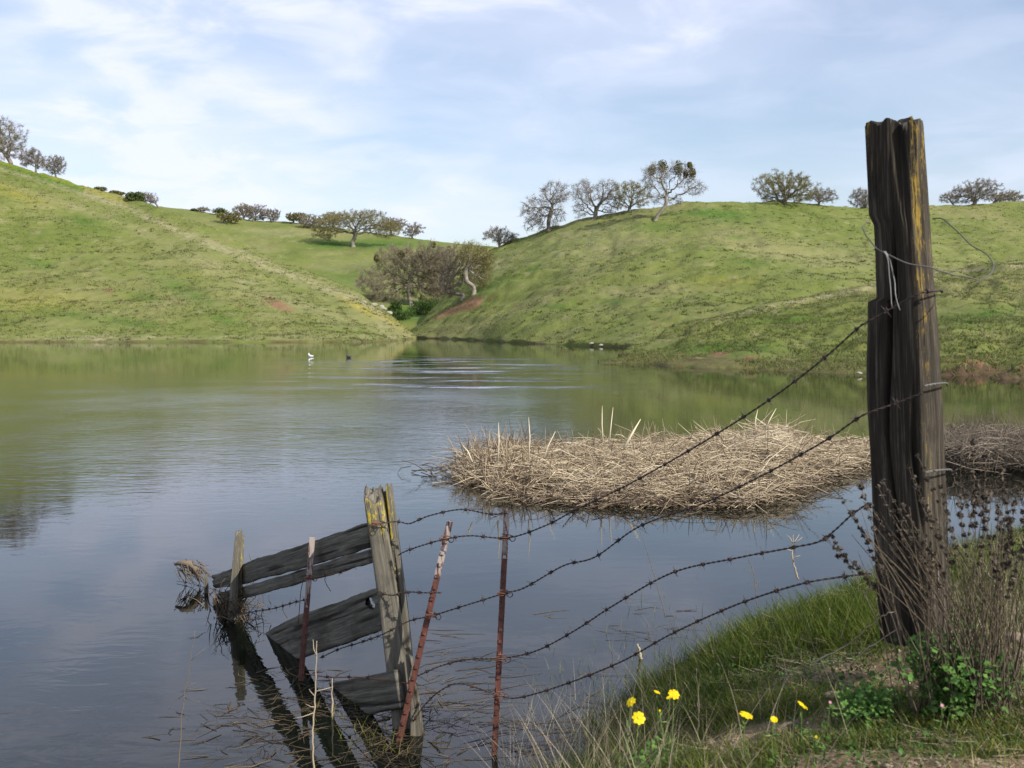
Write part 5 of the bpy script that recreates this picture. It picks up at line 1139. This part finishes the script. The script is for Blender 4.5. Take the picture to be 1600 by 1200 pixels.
# ------------------------------------------------------------------ dry shrub and leafy herb at the foot of the big post
r = np.random.default_rng(77)
sb = np.array((1.36, 2.93, float(bank_z(np.array([1.36]), np.array([2.93]))[0])))
shrub = empty('dry_shrub', sb.tolist(), 'dry grey shrub with dark ball-shaped seed whorls against the big post', 'shrub')
st_, wh_ = MB(), MB()
tips = [(1318, 785), (1332, 800), (1300, 838), (1288, 842), (1310, 868), (1335, 880), (1372, 760), (1380, 752), (1395, 800), (1434, 712), (1428, 745), (1360, 790), (1345, 760), (1500, 700), (1510, 720), (1530, 745), (1545, 770), (1565, 735), (1590, 770), (1598, 800), (1560, 790), (1520, 690), (1490, 740), (1540, 715), (1580, 830), (1470, 760), (1450, 800), (1600, 760), (1575, 810), (1505, 760), (1410, 790), (1535, 800), (1600, 850), (1610, 830), (1620, 790), (1420, 730)]
for i, (tx_, ty_) in enumerate(tips + [(r.uniform(1330, 1620), r.uniform(780, 900)) for _ in range(95)]):  # extra random stems make the shrub denser, added for more shadow
    b_ = np.array((r.normal(.0+(tx_-1440)/400*.16, .07), r.normal(0, .05), 0)); t_ = P(tx_, ty_, 2.88+r.uniform(-.22, .20) if tx_ > 1490 or tx_ < 1350 else 2.82+r.uniform(-.12, .05))-sb; w_ = i < len(tips)
    md = b_*.5+t_*.5+np.array(((t_[0]-b_[0])*-.12, 0, .03))+r.normal(size=3)*.022; p = spline([b_, md, t_], 8)
    st_.tube(p, np.linspace(.0021, .0009, len(p)), 4, r.random())
    if w_ or r.random() < .10:
        nw = r.integers(5, 10) if w_ else 3
        for k in range(nw):
            s_ = 1-k*.052-(k > 0)*.01; q_ = p[min(len(p)-1, int(s_*(len(p)-1)))]*(1) if False else (p[-1]*(1)+(p[-1]-p[-7])*(-(k*.12)))
            rad_ = r.uniform(.0075, .013); nn = 16; dd = r.normal(size=(nn, 3)); dd /= np.linalg.norm(dd, axis=1)[:, None]; cc_ = q_+dd*rad_*.55
            V, Fc = quads(cc_, rad_*.62, r); wh_.add(V, Fc, np.repeat(r.random(nn), 4))
st_.build('stems', M['stem_dry'], shrub); o = wh_.build('seed_whorls', M['whorl'], shrub, False)
def lobed_leaf(c, u_, v_, s_):
    a_ = np.linspace(0, 2*np.pi, 14, endpoint=False); rr = s_*(1+.22*np.cos(a_*5)); n_ = np.cross(u_, v_)
    ring = c+np.outer(rr*np.cos(a_), u_)+np.outer(rr*np.sin(a_)*.85, v_)+np.outer(.12*s_*np.cos(a_*2), n_); return np.vstack([c[None]-n_*s_*.1, ring]), [[0, j+1, (j+1) % 14+1] for j in range(14)]
def herb(cx, cy, nst, spread, hgt, label, lsz, seed, n_leaf=30):
    r2 = np.random.default_rng(seed); b_ = np.array((cx, cy, float(bank_z(np.array([cx]), np.array([cy]))[0]))); root = empty('leafy_herb', b_.tolist(), label, 'plant'); lf, sm = MB(), MB()
    for i in range(nst):
        a_ = r2.uniform(0, 6.28); rr = spread*r2.random()**.6; t_ = np.array((math.cos(a_)*rr, math.sin(a_)*rr*.6, hgt*r2.uniform(.5, 1.0)*(1-.4*rr/spread))); p = spline([np.zeros(3)+r2.normal(size=3)*np.array((.3*spread, .2*spread, 0)), t_*.5+np.array((0, 0, .02)), t_], 5)
        sm.tube(p, np.linspace(.002, .001, len(p)), 4, r2.random())
        for k in range(n_leaf):
            q_ = p[r2.integers(2, len(p))]+r2.normal(size=3)*.022; n_ = r2.normal(size=3)*.6+np.array((.2, -.4, 1)); n_ /= np.linalg.norm(n_); u_ = np.cross(n_, r2.normal(size=3)); u_ /= np.linalg.norm(u_); V, Fc = lobed_leaf(q_, u_, np.cross(n_, u_), lsz*r2.uniform(.5, 1.2)); lf.add(V, Fc, r2.random())
    lf.build('leaves', M['leaf_herb'], root, False); sm.build('stems', M['stem_green'], root); return root
herb(1.32, 2.92, 48, .20, .33, 'leafy green herb with small lobed leaves at the foot of the dry shrub', .0108, 5)
herb(1.10, 2.98, 18, .13, .13, 'small green herb in the shade left of the leafy one', .009, 6)

# ------------------------------------------------------------------ flowers
def flower(px, py, D, rad, label, tilt=(0, 0), mat='petal', stem=True, closed=0.0, seed=0, cat='flower', group='yellow flowers on the bank', np_=8, name='flower'):
    r2 = np.random.default_rng(900+seed); rad *= .86; head = P(px, py, D); gz = float(bank_z(np.array([head[0]]), np.array([D]))[0]); base = np.array((head[0]+r2.uniform(-.02, .02), D+.01, gz)); root = empty(name, base.tolist(), label, cat, group)
    n_ = np.array((tilt[0], -.55+tilt[1], .75)); n_ /= np.linalg.norm(n_); u_ = np.cross(n_, (0, 1, .2)); u_ /= np.linalg.norm(u_); v_ = np.cross(n_, u_); h = head-base; mb = MB()
    for k in range(np_):
        a_ = 2*np.pi*k/np_+r2.normal()*.08; d = np.cos(a_)*u_+np.sin(a_)*v_; s_ = np.cross(n_, d); rows_ = []
        for t, w in ((.12, .08), (.4, .20), (.75, .31), (.95, .22), (1.04, .06)):
            lift = closed*t*.9+.16*math.sin(t*3)*(.6+.8*r2.random()); c_ = h+d*rad*t*(1-.5*closed)+n_*rad*lift; rows_ += [c_-s_*rad*w, c_+n_*rad*-.05, c_+s_*rad*w]
        V = np.array(rows_); Fc = [[3*i+j, 3*i+j+1, 3*i+j+4, 3*i+j+3] for i in range(4) for j in range(2)]; mb.add(V, Fc, r2.random())
    mb.build('petals', M[mat], root)
    V, Fc = tube([h-n_*rad*.05, h+n_*rad*.12, h+n_*rad*.2], [rad*.3, rad*.28, rad*.12], 10); mesh('centre', V, Fc, M['flower_eye'], root, True, {'rnd': np.full(len(V), r2.random())})
    if stem:
        mb = MB(); p = spline([np.zeros(3), h*.5+np.array((r2.normal()*.008, 0, 0)), h-n_*rad*.05], 6); mb.tube(p, .0016, 5, r2.random())
        for k in range(5): q_ = p[r2.integers(1, len(p)-2)]; d = r2.normal(size=3); d[2] = abs(d[2]); d /= np.linalg.norm(d); mb.tube([q_, q_+d*.012, q_+d*.03], [.0012, .003, .0004], 4, r2.random())
        mb.build('stem', M['stem_green'], root)
    return root
fl = [(986, 1097, 3.05, .020, 'ragged yellow flower at the far left of the flowers', (-.6, .2), 0), (1026, 1083, 3.1, .015, 'small side-on yellow flower near the top of the left clump', (.3, .5), .3), (1053, 1085, 3.05, .021, 'full yellow flower highest in the left clump', (.2, 0), 0), (1046, 1091, 3.1, .013, 'half-hidden small yellow flower tucked under the highest one', (-.3, .4), .3),
      (998, 1122, 2.9, .023, 'large round yellow flower lowest in the left clump', (.1, -.4), 0), (1031, 1112, 2.95, .008, 'tiny yellow bud between the left clump flowers', (0, 0), 1), (1165, 1120, 2.75, .026, 'wide yellow flower seen from the side, middle of the bank', (.2, .45), .25),
      (1209, 1125, 2.72, .014, 'small round yellow flower right of the wide one', (.1, 0), .3), (1253, 1103, 2.8, .022, 'tilted yellow flower at the right of the flowers', (.55, .45), .15), (1275, 1153, 2.6, .008, 'tiny greenish yellow bud low at the right', (0, 0), 1)]
for i, (x_, y_, D_, rd_, lb, tl, cl_) in enumerate(fl): flower(x_, y_, D_, rd_, lb, tl, closed=cl_, seed=i)
flower(1472, 1103, 2.8, .008, 'tiny pink flower low on the bank at the right', (0, 0), 'petal_pink', closed=.4, seed=20, group='tiny pink flowers', np_=6)
flower(1297, 1098, 2.9, .007, 'tiny lilac-pink flower right of the tilted yellow one', (0, 0), 'petal_pink', closed=.4, seed=21, group='tiny pink flowers', np_=6)
herb(.385+0.03, 2.95, 16, .085, .15, 'feathery green plant under the left clump of yellow flowers', .0065, 8, 12)

p = P(1597, 995, 3.0); rock((p[0], 3.0, p[2]-.01), .035, .03, .024, 'tan stone at the right edge beside the green herb', 'rock', 51, 'stones on the bank')
for i, (x_, y_, D_, s_, lb) in enumerate([(1303, 1046, 3.3, .022, 'flat buff stone left of the big post on the grass'), (1440, 1072, 2.8, .013, 'small pale pebble in front of the herb'), (1228, 1046, 3.5, .012, 'small tan pebble above the fallen stick')]):
    c = P(x_, y_, D_); zz_ = float(bank_z(np.array([c[0]]), np.array([D_]))[0]); rock((c[0], D_, zz_+s_*.3), s_*1.4, s_, s_*.7, lb, 'rock', 60+i, 'stones on the bank')
a_, b_ = P(1205, 1085, 3.05), P(1250, 1070, 3.1)
for v_ in (a_, b_): v_[2] = float(bank_z(np.array([v_[0]]), np.array([v_[1]]))[0])+.012
mb = MB(); mb.tube([a_*0, (b_-a_)*.5+np.array((0, 0, .004)), b_-a_], [.012, .014, .009], 8, .5); o = mb.build('fallen_stick', M['stem_dry']); o.location = a_.tolist(); tag(o, 'short thick brown stick lying in the grass behind the flowers', 'stick')
